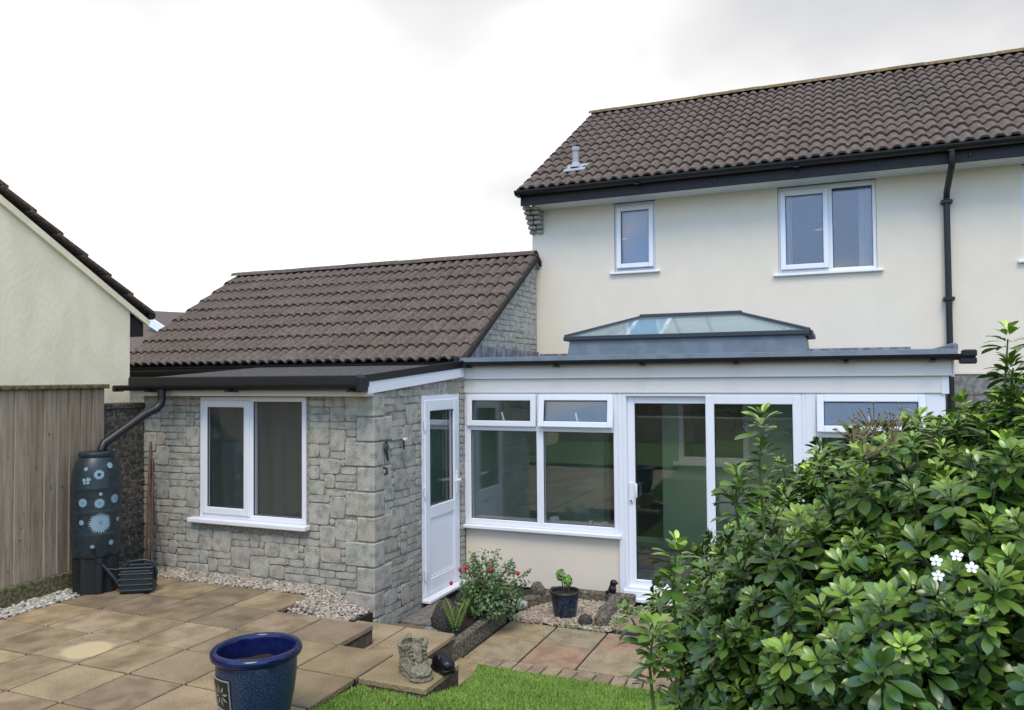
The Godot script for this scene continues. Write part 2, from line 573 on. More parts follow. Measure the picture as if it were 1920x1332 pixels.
# surface nets of a signed distance
func blob(sdf: Callable, lo: Vector3, hi: Vector3, cell: float) -> SurfaceTool:
	var st := begin()
	var n := Vector3i(((hi - lo) / cell).ceil()) + Vector3i.ONE
	var val := PackedFloat32Array()
	val.resize(n.x * n.y * n.z)
	for k in n.z:
		for j in n.y:
			for i in n.x:
				val[(k * n.y + j) * n.x + i] = sdf.call(lo + Vector3(i, j, k) * cell)
	var vert := {}
	var nor := {}
	for k in n.z - 1:
		for j in n.y - 1:
			for i in n.x - 1:
				var s := Vector3.ZERO
				var cnt := 0
				for e in 12:
					var ax := e / 4
					var b0 := e & 1
					var b1 := (e >> 1) & 1
					var p := Vector3i.ZERO
					p[(ax + 1) % 3] = b0
					p[(ax + 2) % 3] = b1
					var q := p
					q[ax] = 1
					var a := val[((k + p.z) * n.y + j + p.y) * n.x + i + p.x]
					var b := val[((k + q.z) * n.y + j + q.y) * n.x + i + q.x]
					if (a < 0.0) != (b < 0.0):
						var t := a / (a - b)
						s += Vector3(p).lerp(Vector3(q), t)
						cnt += 1
				if cnt:
					var v := lo + (Vector3(i, j, k) + s / cnt) * cell
					var id := (k * n.y + j) * n.x + i
					vert[id] = v
					var h := cell * 0.5
					nor[id] = Vector3(sdf.call(v + Vector3(h, 0, 0)) - sdf.call(v - Vector3(h, 0, 0)), sdf.call(v + Vector3(0, h, 0)) - sdf.call(v - Vector3(0, h, 0)), sdf.call(v + Vector3(0, 0, h)) - sdf.call(v - Vector3(0, 0, h))).normalized()
	var step := [1, n.x, n.x * n.y]
	for k in range(1, n.z - 1):
		for j in range(1, n.y - 1):
			for i in range(1, n.x - 1):
				var id := (k * n.y + j) * n.x + i
				for ax in 3:
					var a := val[id]
					var b: float = val[id + step[ax]]
					if (a < 0.0) != (b < 0.0):
						var u: int = step[(ax + 1) % 3]
						var w: int = step[(ax + 2) % 3]
						var q := [id, id - u, id - u - w, id - w]
						if vert.has(q[0]) and vert.has(q[1]) and vert.has(q[2]) and vert.has(q[3]):
							tri_n(st, vert[q[0]], vert[q[1]], vert[q[2]], nor[q[0]], nor[q[1]], nor[q[2]])
							tri_n(st, vert[q[0]], vert[q[2]], vert[q[3]], nor[q[0]], nor[q[2]], nor[q[3]])
	return st

func d_ell(p: Vector3, c: Vector3, r: Vector3) -> float:
	var q := (p - c) / r
	return (q.length() - 1.0) * minf(r.x, minf(r.y, r.z))

func d_cap(p: Vector3, a: Vector3, b: Vector3, ra: float, rb: float) -> float:
	var t := clampf((p - a).dot(b - a) / (b - a).length_squared(), 0.0, 1.0)
	return p.distance_to(a.lerp(b, t)) - lerpf(ra, rb, t)

func smin(a: float, b: float, k: float) -> float:
	var h := clampf(0.5 + 0.5 * (b - a) / k, 0.0, 1.0)
	return lerpf(b, a, h) - k * h * (1.0 - h)

func nz(p: Vector3, f: float) -> float:
	return noise.get_noise_3d(p.x * f, p.y * f, p.z * f)

func rock_shape(r: Vector3, sd: float, rough := 0.22) -> SurfaceTool:
	var st := begin()
	var p: Array = []
	for i in 9:
		var row: Array = []
		var th := PI * i / 8.0
		for j in 14:
			var ph := TAU * j / 14.0
			var d := Vector3(sin(th) * cos(ph), cos(th), -sin(th) * sin(ph))
			var k := 1.0 + rough * nz(d + Vector3(sd, sd * 0.7, 0), 1.6) * 1.5 + rough * 0.5 * nz(d + Vector3(0, sd, 3), 4.0)
			row.append(Vector3(d.x * r.x, d.y * r.y, d.z * r.z) * k)
		p.append(row)
	surf(st, p, false, true, 1.0)
	return st

# ------------------------------------------------------------------ masonry
# one squared stone with rounded arrises on a wall face: o = lower left corner, u, v along the face, n out of it
func stone(o: Vector3, u: Vector3, v: Vector3, n: Vector3, w: float, h: float, proud: float, tint: Color) -> ArrayMesh:
	var st := begin()
	st.set_color(tint)
	var ch := minf(0.018, minf(w, h) * 0.20)
	var g := 0.003
	var base: Array = []
	for q in [[g + ch, g], [w - g - ch, g], [w - g, g + ch], [w - g, h - g - ch], [w - g - ch, h - g], [g + ch, h - g], [g, h - g - ch], [g, g + ch]]:
		base.append(Vector2(q[0] + rr(-0.006, 0.006), q[1] + rr(-0.005, 0.005)))
	var cen := Vector2(w, h) * 0.5
	var rings: Array = []
	for lv in [[-0.01, 1.0, 0.0], [proud * 0.6, 1.0, 0.0], [proud * 0.92, 1.0, 0.006], [proud, 1.0, 0.015]]:
		var ring: Array = []
		for b in base:
			var d: Vector2 = cen - b
			var inset := minf(lv[2], d.length() * 0.6)
			var b2: Vector2 = b + d.normalized() * inset
			ring.append(o + u * b2.x + v * b2.y + n * (lv[0] + (rr(-0.003, 0.003) if lv[2] > 0.0 else 0.0)))
		rings.append(ring)
	var mid := o + u * cen.x + v * cen.y + n * (proud + 0.004)
	var nn: Array = []
	for k in 8:
		var d: Vector2 = (base[k] - cen).normalized()
		nn.append(u * d.x + v * d.y)
	for l in 3:
		var wa: float = [0.0, 0.25, 0.75][l]
		var wb: float = [0.25, 0.75, 0.97][l]
		for k in 8:
			var k1 := (k + 1) % 8
			var a0: Vector3 = nn[k].lerp(n, wa).normalized()
			var a1: Vector3 = nn[k1].lerp(n, wa).normalized()
			var b0: Vector3 = nn[k].lerp(n, wb).normalized()
			var b1: Vector3 = nn[k1].lerp(n, wb).normalized()
			tri_n(st, rings[l][k], rings[l][k1], rings[l + 1][k1], a0, a1, b1)
			tri_n(st, rings[l][k], rings[l + 1][k1], rings[l + 1][k], a0, b1, b0)
	for k in 8:
		var k1 := (k + 1) % 8
		tri_n(st, mid, rings[3][k], rings[3][k1], n, n, n)
	return st.commit()

func stone_tint(lo := 0.82, hi := 1.1) -> Color:
	var b := rr(lo, hi)
	return Color(b * rr(0.97, 1.04), b, b * rr(0.93, 1.03))

# fills a rectangle with random squared rubble; blocked(x, y) tells which places stay free
func rubble(parent: Node, m: Material, o: Vector3, u: Vector3, v: Vector3, n: Vector3, w: float, h: float, cw: float, chh: float, blocked: Callable, lo := 0.82, hi := 1.1, big := 0.16) -> void:
	var nx := roundi(w / cw)
	var ny := roundi(h / chh)
	cw = w / nx
	chh = h / ny
	var takenc := PackedByteArray()
	takenc.resize(nx * ny)
	for j in ny:
		for i in nx:
			if blocked.call((i + 0.5) * cw, (j + 0.5) * chh):
				takenc[j * nx + i] = 1
	for j in ny:
		for i in nx:
			if takenc[j * nx + i]:
				continue
			var tries: Array = []
			var x := rng.randf()
			if x < big:
				tries = [[rng.randi_range(3, 4), 3], [4, 2], [3, 2], [3, 1], [2, 1]]
			elif x < big + 0.2:
				tries = [[rng.randi_range(2, 4), 2], [4, 1], [3, 1], [2, 1]]
			else:
				tries = [[rng.randi_range(3, 5), 1], [rng.randi_range(2, 3), 1], [2, 1]]
			tries.append([1, 1])
			for t in tries:
				var ok: bool = i + t[0] <= nx and j + t[1] <= ny
				if ok:
					for b in t[1]:
						for a in t[0]:
							if takenc[(j + b) * nx + i + a]:
								ok = false
				if ok:
					# do not leave a one-cell gap at the end of a course
					var e: int = i + t[0]
					if t[1] == 1 and e < nx and not takenc[j * nx + e] and (e + 1 >= nx or takenc[j * nx + e + 1]):
						t = [t[0] + 1, 1]
					for b in t[1]:
						for a in t[0]:
							takenc[(j + b) * nx + i + a] = 1
					var s := stone(o + u * (i * cw) + v * (j * chh), u, v, n, t[0] * cw, t[1] * chh, rr(0.008, 0.016), stone_tint(lo, hi))
					obj("stone", s, m, parent)
					break

# ------------------------------------------------------------------ roof tiles
func tile_shape(w: float, l: float, tint: Color) -> ArrayMesh:
	var st := begin()
	st.set_color(tint)
	var nx := 12
	var prof: Array = []
	for i in nx + 1:
		var t := fmod(2.0 * i / nx, 1.0)
		if i == nx:
			t = 1.0
		var hgt := 0.0
		if t > 0.16:
			hgt = 0.038 * pow(maxf(sin(PI * clampf((t - 0.16) / 0.84, 0.0, 1.0)), 0.0), 0.55)
		prof.append(Vector2(w * i / nx, hgt))
	var rows: Array = [[], []]
	for q in prof:
		rows[0].append(Vector3(q.x, q.y + 0.040, 0.0))
		rows[1].append(Vector3(q.x, q.y + 0.006, -l))
	var pr: Array = [rows[1], rows[0]]
	surf(st, pr, false, false, 1.0)
	for i in nx:
		var a: Vector3 = rows[0][i]
		var b: Vector3 = rows[0][i + 1]
		quad(st, a, b, b - Vector3(0, 0.024, 0.002), a - Vector3(0, 0.024, 0.002), Vector3(0, 0, 1))
		quad(st, a - Vector3(0, 0.024, 0.002), b - Vector3(0, 0.024, 0.002), b - Vector3(0, 0.024, 0.05), a - Vector3(0, 0.024, 0.05), Vector3(0, -1, 0))
	for e in [0, nx]:
		var a: Vector3 = rows[0][e]
		var b: Vector3 = rows[1][e]
		quad(st, a, b, b - Vector3(0, 0.02, 0), a - Vector3(0, 0.024, 0), Vector3(-1 if e == 0 else 1, 0, 0))
	return st.commit()

func tile_set(w: float, l: float, n: int, dark := 1.0) -> Array:
	var a: Array = []
	for k in n:
		var b := rr(0.84, 1.14) * dark
		a.append(tile_shape(w, l, Color(b * rr(0.98, 1.04), b, b * rr(0.95, 1.02))))
	return a

func half_ridge(l: float, r: float, tint: Color) -> ArrayMesh:
	var st := begin()
	st.set_color(tint)
	var outer: Array = []
	for x in [0.0, l]:
		var row: Array = []
		for k in 9:
			var a := PI * (0.08 + 0.84 * k / 8.0)
			row.append(Vector3(x, sin(a) * r * 0.85, cos(a) * r))
		outer.append(row)
	surf(st, outer, false, false, -1.0)
	for x in [0.0, l]:
		for k in 8:
			var a: Vector3 = outer[0 if x == 0.0 else 1][k]
			var b: Vector3 = outer[0 if x == 0.0 else 1][k + 1]
			var ia := Vector3(x, a.y * 0.8, a.z * 0.8)
			var ib := Vector3(x, b.y * 0.8, b.z * 0.8)
			quad(st, a, b, ib, ia, Vector3(-1 if x == 0.0 else 1, 0, 0))
	return st.commit()

# ------------------------------------------------------------------ windows
func frame(st: SurfaceTool, x0: float, x1: float, y0: float, y1: float, wl: float, wr: float, wb: float, wt: float, z0: float, z1: float, bev := 0.006) -> void:
	box(st, x0, x0 + wl, y0, y1, z0, z1, bev)
	box(st, x1 - wr, x1, y0, y1, z0, z1, bev)
	box(st, x0 + wl, x1 - wr, y0, y0 + wb, z0, z1 - 0.001, bev)
	box(st, x0 + wl, x1 - wr, y1 - wt, y1, z0, z1 - 0.001, bev)

func pane_shape(x0: float, x1: float, y0: float, y1: float, z: float) -> SurfaceTool:
	var st := begin()
	box(st, x0, x1, y0, y1, z - 0.004, z)
	box(st, x0, x1, y0, y1, z - 0.024, z - 0.020)
	box(st, x0, x1, y0, y1, z - 0.044, z - 0.040)
	return st

func gasket(st: SurfaceTool, x0: float, x1: float, y0: float, y1: float, z: float) -> void:
	frame(st, x0, x1, y0, y1, 0.006, 0.006, 0.006, 0.006, z, z + 0.008, 0.0)

# a sash (frame, gasket and pane) as a part; all coordinates in the parent's axes
func sash(parent: Node, called: String, x0: float, x1: float, y0: float, y1: float, w: float, z0: float, z1: float, g: Material = null) -> MeshInstance3D:
	var st := begin()
	frame(st, x0, x1, y0, y1, w, w, w, w, z0, z1)
	var o := obj(called, st, M.upvc, parent)
	obj("pane", pane_shape(x0 + w, x1 - w, y0 + w, y1 - w, (z0 + z1) * 0.5), g if g else M.glass, o)
	var gk := begin()
	gasket(gk, x0 + w, x1 - w, y0 + w, y1 - w, (z0 + z1) * 0.5)
	obj("gasket", gk, M.black, o)
	return o

func curtain_shape(x0: float, x1: float, y0: float, y1: float, z: float) -> SurfaceTool:
	var st := begin()
	var p: Array = []
	for k in 25:
		var t := k / 24.0
		var row: Array = []
		for y in [y0, y1]:
			row.append(Vector3(lerpf(x0, x1, t), y, z + 0.02 * sin(t * 26.0 + y * 0.3)))
		p.append(row)
	surf(st, p, false, false, 1.0)
	return st

# ------------------------------------------------------------------ ground, patio, paths
func lawn_y(z: float) -> float:
	var k := [[-5.3, 0.0], [-4.9, 0.07], [-4.42, 0.20], [-3.95, 0.30], [-3.4, 0.335], [-2.5, 0.39], [-1.0, 0.47], [1.0, 0.55], [4.4, 0.6]]
	for i in k.size() - 1:
		if z <= k[i + 1][0]:
			return lerpf(k[i][1], k[i + 1][1], clampf((z - k[i][0]) / (k[i + 1][0] - k[i][0]), 0.0, 1.0))
	return 0.6

func lawn_left(z: float) -> float:
	if z > -3.955:
		return -2.665
	if z > -4.42:
		return -2.205
	return lerpf(-2.474, -2.205, clampf((z + 5.235) / 0.815, 0.0, 1.0))

func slab_piece(parent: Node, x0: float, x1: float, z0: float, z1: float, top: float, th: float, m: Material, tint: Color, gap := 0.006) -> MeshInstance3D:
	var st := begin()
	st.set_color(tint)
	var dy := rr(-0.0015, 0.0015)
	box(st, x0 + gap, x1 - gap, top - th, top + dy, z0 + gap, z1 - gap, 0.006)
	return obj("slab", st, m, parent)

func ground_and_patio() -> void:
	var st := begin()
	quad(st, Vector3(-400, -0.12, -400), Vector3(400, -0.12, -400), Vector3(400, -0.12, 400), Vector3(-400, -0.12, 400), Vector3.UP)
	struct(obj("ground", st, M.earth), "green brown ground around the houses")
	# lawn
	st = begin()
	var p: Array = []
	for z in [-5.235, -5.1, -4.9, -4.7, -4.5, -4.421, -4.419, -4.2, -3.956, -3.954, -3.7, -3.4, -3.0, -2.5, -2.0, -1.0, 0.0, 1.0, 2.5, 4.3]:
		var row: Array = []
		for k in 13:
			var t := k / 12.0
			var x := lerpf(lawn_left(z), 7.0, t * t)
			row.append(Vector3(x, lawn_y(z) + 0.012 * nz(Vector3(x, 0, z), 1.3), z))
		p.append(row)
	surf(st, p, false, false, 1.0)
	struct(obj("lawn", st, M.turf), "mown green lawn rising beside the patio")
	st = begin()
	p = []
	for z in [0.102, 1.0, 2.0, 3.0, 4.4]:
		var row: Array = []
		for k in 6:
			row.append(Vector3(lerpf(-9.0, -2.668, k / 5.0), lawn_y(z) - 0.1 + 0.012 * nz(Vector3(k, 0, z), 1.3), z))
		p.append(row)
	surf(st, p, false, false, 1.0)
	struct(obj("lawn", st, M.turf), "green lawn beyond the far edge of the patio")
	# raised patio: dark riser blocks under separate square slabs
	var pat := node("patio")
	struct(pat, "raised patio of square buff paving slabs with a stepped edge")
	var zr := func(r: int) -> float: return -3.975 + 0.453 * r
	var xc := func(c: int) -> float: return -5.4 + 0.45 * c
	st = begin()
	var ins := 0.014
	for q in [[-5.87, -4.05, -3, 9], [-4.05 - ins, -3.15, -2, 9], [-3.15 - ins, -2.70, -1, 9], [-2.70 - ins, -2.25 + 0.03, -1, 0]]:
		box(st, q[0], q[1] - ins, -0.1, 0.309, zr.call(q[2]) + ins, zr.call(q[3]) - (ins if q[3] == 0 else 0.0))
	obj("riser_wall", st, M.slab_edge, pat)
	for c in range(-1, 7):
		var r0: int = -3 if c <= 2 else (-2 if c <= 4 else -1)
		var r1 := 9 if c < 6 else 0
		for r in range(r0, r1):
			var b := rr(0.70, 1.08)
			var x0: float = xc.call(c) if c >= 0 else -5.87
			var x1: float = xc.call(c + 1) + (0.03 if c == 6 else 0.0)
			if r < -1:
				b *= 0.84
			if c == 1 and r == 0:
				stained_slab(pat, x0, x1, zr.call(r), zr.call(r + 1), 0.35)
				continue
			slab_piece(pat, x0, x1, zr.call(r), zr.call(r + 1), 0.35, 0.04, M.slab_stain if (r * 7 + c * 3) % 5 < 3 and c < 4 else M.slab, Color(b, b * rr(0.95, 1.0), b * rr(0.86, 0.99)), 0.0085)
	st = begin()
	box(st, -5.86, -4.06, 0.30, 0.335, zr.call(-3) + 0.02, zr.call(9) - 0.02)
	box(st, -4.06, -3.16, 0.30, 0.3352, zr.call(-2) + 0.02, zr.call(9) - 0.02)
	box(st, -3.16, -2.71, 0.30, 0.3354, zr.call(-1) + 0.02, zr.call(9) - 0.02)
	obj("joint_sand", st, M.joint, pat)
	# lower landing in front of the white door
	var lan := node("landing")
	struct(lan, "lower buff slab landing between the patio and the white door")
	st = begin()
	box(st, -4.04, -2.715, -0.1, 0.165, -5.285, -4.2)
	obj("riser_wall", st, M.slab_edge, lan)
	for q in [[-4.05, -3.585, -5.02, -4.87], [-3.585, -3.135, -5.30, -4.87], [-3.135, -2.70, -5.30, -4.87], [-4.05, -3.585, -4.87, -4.35], [-3.585, -3.135, -4.87, -4.35], [-3.135, -2.70, -4.87, -4.35]]:
		var b := rr(0.86, 1.02)
		slab_piece(lan, q[0], q[1], q[2], q[3], 0.21, 0.04, M.slab, Color(b, b * 0.98, b * 0.94))
	# sandstone path with a sett border
	var path := node("path")
	struct(path, "sandstone path of tan and pink slabs below the garden room")
	st = begin()
	box(st, -3.6, 6.0, -0.11, -0.012, -7.3, -4.3)
	obj("joint_sand", st, M.joint, path)
	var tan1 := Color(0.98, 0.95, 0.84)
	var tan2 := Color(0.88, 0.90, 0.82)
	var pink := Color(0.98, 0.79, 0.72)
	var xs := [-2.70, -2.262, -1.815, -1.361, -0.91, -0.46, -0.01, 0.44, 0.9, 1.35, 1.8]
	var ca := [Color(1.05, 0.97, 0.80), tan2, pink, tan1, tan2, pink, tan1, tan2, pink, tan1]
	var cb := [tan1, pink, tan1, pink, tan2, tan1, pink, tan2, tan1, pink]
	for k in 10:
		slab_piece(path, xs[k], xs[k + 1], -6.36, -5.94, 0.0, 0.04, M.sandstone, ca[k], 0.008)
		slab_piece(path, xs[k], xs[k + 1], -5.94, -5.483, 0.0, 0.04, M.sandstone, cb[k], 0.008)
		slab_piece(path, xs[k], xs[k + 1], -5.483, -5.40, -0.003, 0.04, M.sandstone, [tan1, pink, tan2][k % 3], 0.008)
		if k >= 2:
			var b := rr(0.78, 0.9)
			slab_piece(path, xs[k], xs[k + 1], -6.90, -6.455, 0.006, 0.04, M.sandstone, Color(b, b * 0.98, b * 0.92), 0.01)
			slab_piece(path, xs[k] + 0.1, xs[k + 1] + 0.1, -7.24, -6.915, 0.0, 0.04, M.sandstone, Color(b * 0.9, b * 0.9, b * 0.86), 0.01)
	slab_piece(path, -2.72, -2.48, -5.40, -4.36, -0.004, 0.04, M.sandstone, Color(1.0, 0.93, 0.76), 0.004)
	var x := -2.47
	while x < 0.6:
		var w := rr(0.095, 0.145)
		st = begin()
		var b := rr(0.72, 1.05)
		st.set_color(Color(b * 1.02, b * 0.95, b * 0.92))
		cbox(st, Vector3(x + w * 0.5, -0.016 + rr(0, 0.007), -5.338 + rr(-0.006, 0.006)), Vector3(w * 0.5 - 0.004, 0.030, rr(0.085, 0.100)), Basis(Vector3.UP, rr(-0.08, 0.08)), 0.007)
		obj("sett", st, M.sandstone, path)
		x += w + 0.005
	# paving beside the stone wall and the grey slab under the white door
	var ds := slab_piece(path, -3.54, -2.95, -6.55, -5.87, 0.045, 0.05, M.block, Color(0.78, 0.74, 0.70))
	ds.set_meta("label", "grey step slab in front of the white door")
	slab_piece(path, -3.58, -3.2, -5.86, -5.33, 0.03, 0.04, M.slab, Color(0.55, 0.52, 0.5))
	slab_piece(path, -3.2, -2.86, -5.86, -5.33, 0.03, 0.04, M.slab, Color(0.62, 0.6, 0.56))

func stained_slab(parent: Node, x0: float, x1: float, z0: float, z1: float, top: float) -> void:
	# one slab carries the clean pale mark of something that stood on it
	var n := 128
	var im := Image.create(n, n, false, Image.FORMAT_RGB8)
	for j in n:
		for i in n:
			var u := (i + 0.5) / n
			var v := (j + 0.5) / n
			var g := 0.585 + 0.08 * nz(Vector3(u, v, 2), 3.0) + 0.05 * nz(Vector3(u, v, 5), 11.0) + 0.03 * nz(Vector3(u, v, 5), 50.0)
			var c := Color(g * 1.05, g * 0.93, g * 0.74)
			var e := Vector2((u - 0.66) / 0.40, (v - 0.56) / 0.40).length() + 0.18 * nz(Vector3(u, v, 8), 3.0)
			c = c.lerp(Color(0.78, 0.70, 0.535), 1.0 - smoothstep(0.80, 1.08, e))
			im.set_pixel(i, j, c)
	var m := StandardMaterial3D.new()
	m.albedo_texture = ImageTexture.create_from_image(im)
	m.roughness = 0.85
	var g := 0.005
	var st := begin()
	st.set_color(Color(0.9, 0.88, 0.82))
	box(st, x0 + g, x1 - g, top - 0.04, top - 0.003, z0 + g, z1 - g, 0.004)
	var o := obj("slab", st, M.slab, parent)
	o.set_meta("label", "buff slab with a pale clean mark")
	st = begin()
	var c := [Vector3(x0 + g + .004, top, z0 + g + .004), Vector3(x1 - g - .004, top, z0 + g + .004), Vector3(x1 - g - .004, top, z1 - g - .004), Vector3(x0 + g + .004, top, z1 - g - .004)]
	var uv := [Vector2(0, 0), Vector2(1, 0), Vector2(1, 1), Vector2(0, 1)]
	for k in [0, 1, 2, 0, 2, 3]:
		st.set_normal(Vector3.UP)
		st.set_uv(uv[k])
		st.add_vertex(c[k])
	obj("slab_face", st, m, o)

# ------------------------------------------------------------------ the cream house
func main_house() -> void:
	var h := node("house", self, Vector3.ZERO)
	tag(h, "cream rendered two storey house with brown tiled roof and black gutter", "house")
	var ZW := -9.56
	var sw := [-2.585, -2.055, 3.465, 4.42]
	var bw := [-0.612, 0.442, 3.325, 4.42]
	var fw := [1.83, 2.9, 3.33, 4.42]
	var st := begin()
	wall(st, "x", -3.70, 8.0, 2.17, 4.45, ZW - 0.25, ZW, [sw, bw, fw])
	obj("wall", st, M.render, h)
	st = begin()
	box(st, -3.70, 0.86, 2.13, 2.168, ZW - 0.02, ZW + 0.012)
	box(st, 0.86, 8.0, 2.135, 2.168, ZW - 0.02, ZW + 0.016, 0.004)
	obj("bell_bead", st, M.render, h)
	# lower storey: green painted inside the garden room, bare blocks to the right of it
	st = begin()
	wall(st, "x", -3.70, 0.85, 0.0, 2.13, ZW - 0.25, ZW + 0.03, [[-2.75, -2.0, 0.1, 2.13], [-1.80, -0.98, 1.10, 1.95]])
	obj("inner_wall", st, M.room_green, h)
	st = begin()
	box(st, 0.86, 8.0, 0.0, 2.134, ZW - 0.25, ZW - 0.004)
	var lw := obj("lower_wall", st, M.mortar, h)
	for r in 10:
		var xx := 0.9 - (0.22 if r % 2 else 0.0)
		while xx < 3.0:
			if xx > 0.8 and r >= 6:
				obj("stone", stone(Vector3(xx, r * 0.213, ZW), Vector3.RIGHT, Vector3.UP, Vector3.BACK, 0.44, 0.213, 0.008, stone_tint(0.75, 0.95)), M.block, lw)
			xx += 0.44
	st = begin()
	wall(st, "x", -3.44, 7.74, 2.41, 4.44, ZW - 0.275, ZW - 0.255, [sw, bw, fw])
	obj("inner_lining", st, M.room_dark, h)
	st = begin()
	wall(st, "z", -15.5, ZW - 0.25, 0.0, 4.45, -3.70, -3.45, [])
	box(st, 7.75, 8.0, 0.0, 4.45, -15.5, ZW - 0.25)
	box(st, -3.45, 7.75, 0.0, 4.45, -15.5, -15.25)
	obj("side_wall", st, M.render, h)
	st = begin()
	box(st, -3.45, 7.75, 2.20, 2.40, -15.25, ZW - 0.25)
	box(st, -3.45, 7.75, 4.45, 4.50, -15.25, ZW - 0.25)
	box(st, -3.45, 7.75, 0.0, 0.1, -15.25, ZW - 0.25)
	box(st, -1.5, -1.42, 2.4, 4.45, -15.25, ZW - 0.25)
	box(st, -3.45, 7.75, 2.4, 4.45, -12.8, -12.7)
	obj("floor_and_partition", st, M.room_dark, h)
	# windows of the upper storey
	upper_window(h, sw, [[0.0, 1.0, true]], ZW, 1)
	upper_window(h, bw, [[0.0, 0.535, true], [0.535, 1.0, false]], ZW, 2)
	upper_window(h, fw, [[0.0, 0.5, false], [0.5, 1.0, true]], ZW, 0)
	# eaves: black fascia, soffit, gutter
	st = begin()
	box(st, -3.72, 8.0, 4.345, 4.50, -9.225, -9.20, 0.003)
	obj("fascia", st, M.black_board, h)
	for k in 6:
		st = begin()
		var bx := -3.0 + k * 0.86
		box(st, bx, bx + 0.025, 4.39, 4.43, -9.2, -9.185, 0.004)
		obj("fascia_clip", st, M.black, h)
	st = begin()
	box(st, -3.55, 8.0, 4.345, 4.357, ZW - 0.001, -9.226)
	obj("soffit", st, M.white_trim, h)
	obj("gutter", gutter_shape(-3.76, 8.0, 4.522, -9.135, 0.062), M.black, h)
	for x in [-3.73, -2.2, -0.4, 1.1, 2.6]:
		st = begin()
		bar(st, Vector3(x, 4.452, -9.135), Vector3(x + 0.05, 4.452, -9.135), 0.1, 0.012)
		obj("gutter_bracket", st, M.black, h)
	# corbelled stones under the left end of the eaves
	var corb := node("corbel", h)
	for k in 6:
		var y := 4.03 + k * 0.056
		var zf := -9.52 + k * 0.047
		for e in 2:
			st = begin()
			st.set_color(stone_tint(0.7, 0.95))
			var a := -3.735 if e == 0 else -3.635 + (0.02 if k % 2 else 0.0)
			var b := -3.64 + (0.02 if k % 2 else 0.0) if e == 0 else -3.53
			box(st, a + 0.004, b - 0.004, y + 0.004, y + 0.053, ZW - 0.02, zf, 0.012)
			obj("stone", st, M.stone, corb)
	# downpipe
	st = begin()
	tube(st, [Vector3(1.14, 4.47, -9.13), Vector3(1.14, 4.33, -9.13), Vector3(1.135, 4.28, -9.17), Vector3(1.125, 4.10, -9.47), Vector3(1.125, 4.02, -9.505), Vector3(1.125, 0.0, -9.505)], 0.032, 0.032, 14)
	var dp := obj("downpipe", st, M.black, h)
	for y in [4.0, 2.95, 1.6]:
		st = begin()
		box(st, 1.125 - 0.055, 1.125 + 0.055, y - 0.02, y + 0.02, ZW, -9.462, 0.006)
		obj("pipe_clip", st, M.black, dp)
	# roof
	var pitch := deg_to_rad(31.2)
	var g := 0.2965
	var tw := 0.268
	var dk := begin()
	var up := Vector3(0, sin(pitch), -cos(pitch))
	var nn := Vector3(0, cos(pitch), sin(pitch))
	var eave := Vector3(0, 4.505, -9.12)
	var mid := eave + up * (g * 6.5) - nn * 0.03
	cbox(dk, Vector3(2.16, mid.y, mid.z), Vector3(5.84, 0.02, g * 6.5), Basis(Vector3.RIGHT, nn, Vector3.RIGHT.cross(nn)), 0.0)
	var ridge := eave + up * (g * 13.0)
	var back := Vector3(0, sin(pitch), cos(pitch))
	var bm := ridge - back * (g * 6.5)
	bm = Vector3(2.16, ridge.y - sin(pitch) * g * 6.5, ridge.z - cos(pitch) * g * 6.5)
	cbox(dk, bm, Vector3(5.84, 0.03, g * 6.5), Basis(Vector3.RIGHT, Vector3(0, cos(pitch), -sin(pitch)), Vector3.RIGHT.cross(Vector3(0, cos(pitch), -sin(pitch)))), 0.0)
	var roof := obj("roof", dk, M.roof_deck, h)
	var gab := begin()
	for x in [-3.69, -3.46]:
		tri(gab, Vector3(x, 4.45, -9.5), Vector3(x, 4.45, -15.4), Vector3(x, ridge.y - 0.1, ridge.z), Vector3(-1 if x < -3.5 else 1, 0, 0))
	obj("gable", gab, M.render, h)
	var set_ := tile_set(tw, g + 0.06, 7)
	var rest := begin()
	for r in 13:
		for c in 43:
			var x := -3.735 + c * tw
			var o := Vector3(x, eave.y, eave.z) + up * (r * g)
			if c < 23:
				var t := obj("tile", set_[rng.randi() % 7], M.tile, roof)
				t.transform = Transform3D(Basis(Vector3.RIGHT, pitch + rr(-0.006, 0.006)), o + nn * rr(-0.003, 0.003))
			else:
				rest.append_from(set_[(r * 5 + c * 3) % 7], 0, Transform3D(Basis(Vector3.RIGHT, pitch), o))
	stuff(obj("roof_tiles", rest, M.tile, roof))
	var rm: Array = []
	for k in 4:
		rm.append(half_ridge(0.457, 0.115, Color(1, 1, 1) * rr(0.85, 1.1)))
	for c in 26:
		var t := obj("ridge_tile", rm[c % 4], M.moss_ridge, roof)
		t.position = Vector3(-3.74 + c * 0.45, ridge.y - 0.005 + rr(-0.005, 0.005), ridge.z)
	st = begin()
	bar(st, Vector3(-3.715, eave.y - 0.035, eave.z + 0.01), Vector3(-3.715, ridge.y - 0.03, ridge.z), 0.045, 0.07, Vector3.UP)
	obj("verge_mortar", st, M.mortar, roof)
	# soil vent pipe low on the roof
	var vp := Vector3(-3.11, 4.80, -9.64)
	st = begin()
	lathe(st, vp, [Vector2(0.042, 0.0), Vector2(0.042, 0.30), Vector2(0.052, 0.302), Vector2(0.052, 0.35), Vector2(0.04, 0.352), Vector2(0.036, 0.2)], 18)
	var v := obj("vent_pipe", st, M.vent_pipe, roof)
	st = begin()
	cbox(st, vp + Vector3(0.0, 0.085, 0.0), Vector3(0.15, 0.012, 0.13), Basis(Vector3.RIGHT, pitch), 0.01)
	lathe(st, vp, [Vector2(0.08, 0.08), Vector2(0.05, 0.15), Vector2(0.043, 0.155)], 16)
	obj("pipe_flashing", st, M.vent_pipe, v)

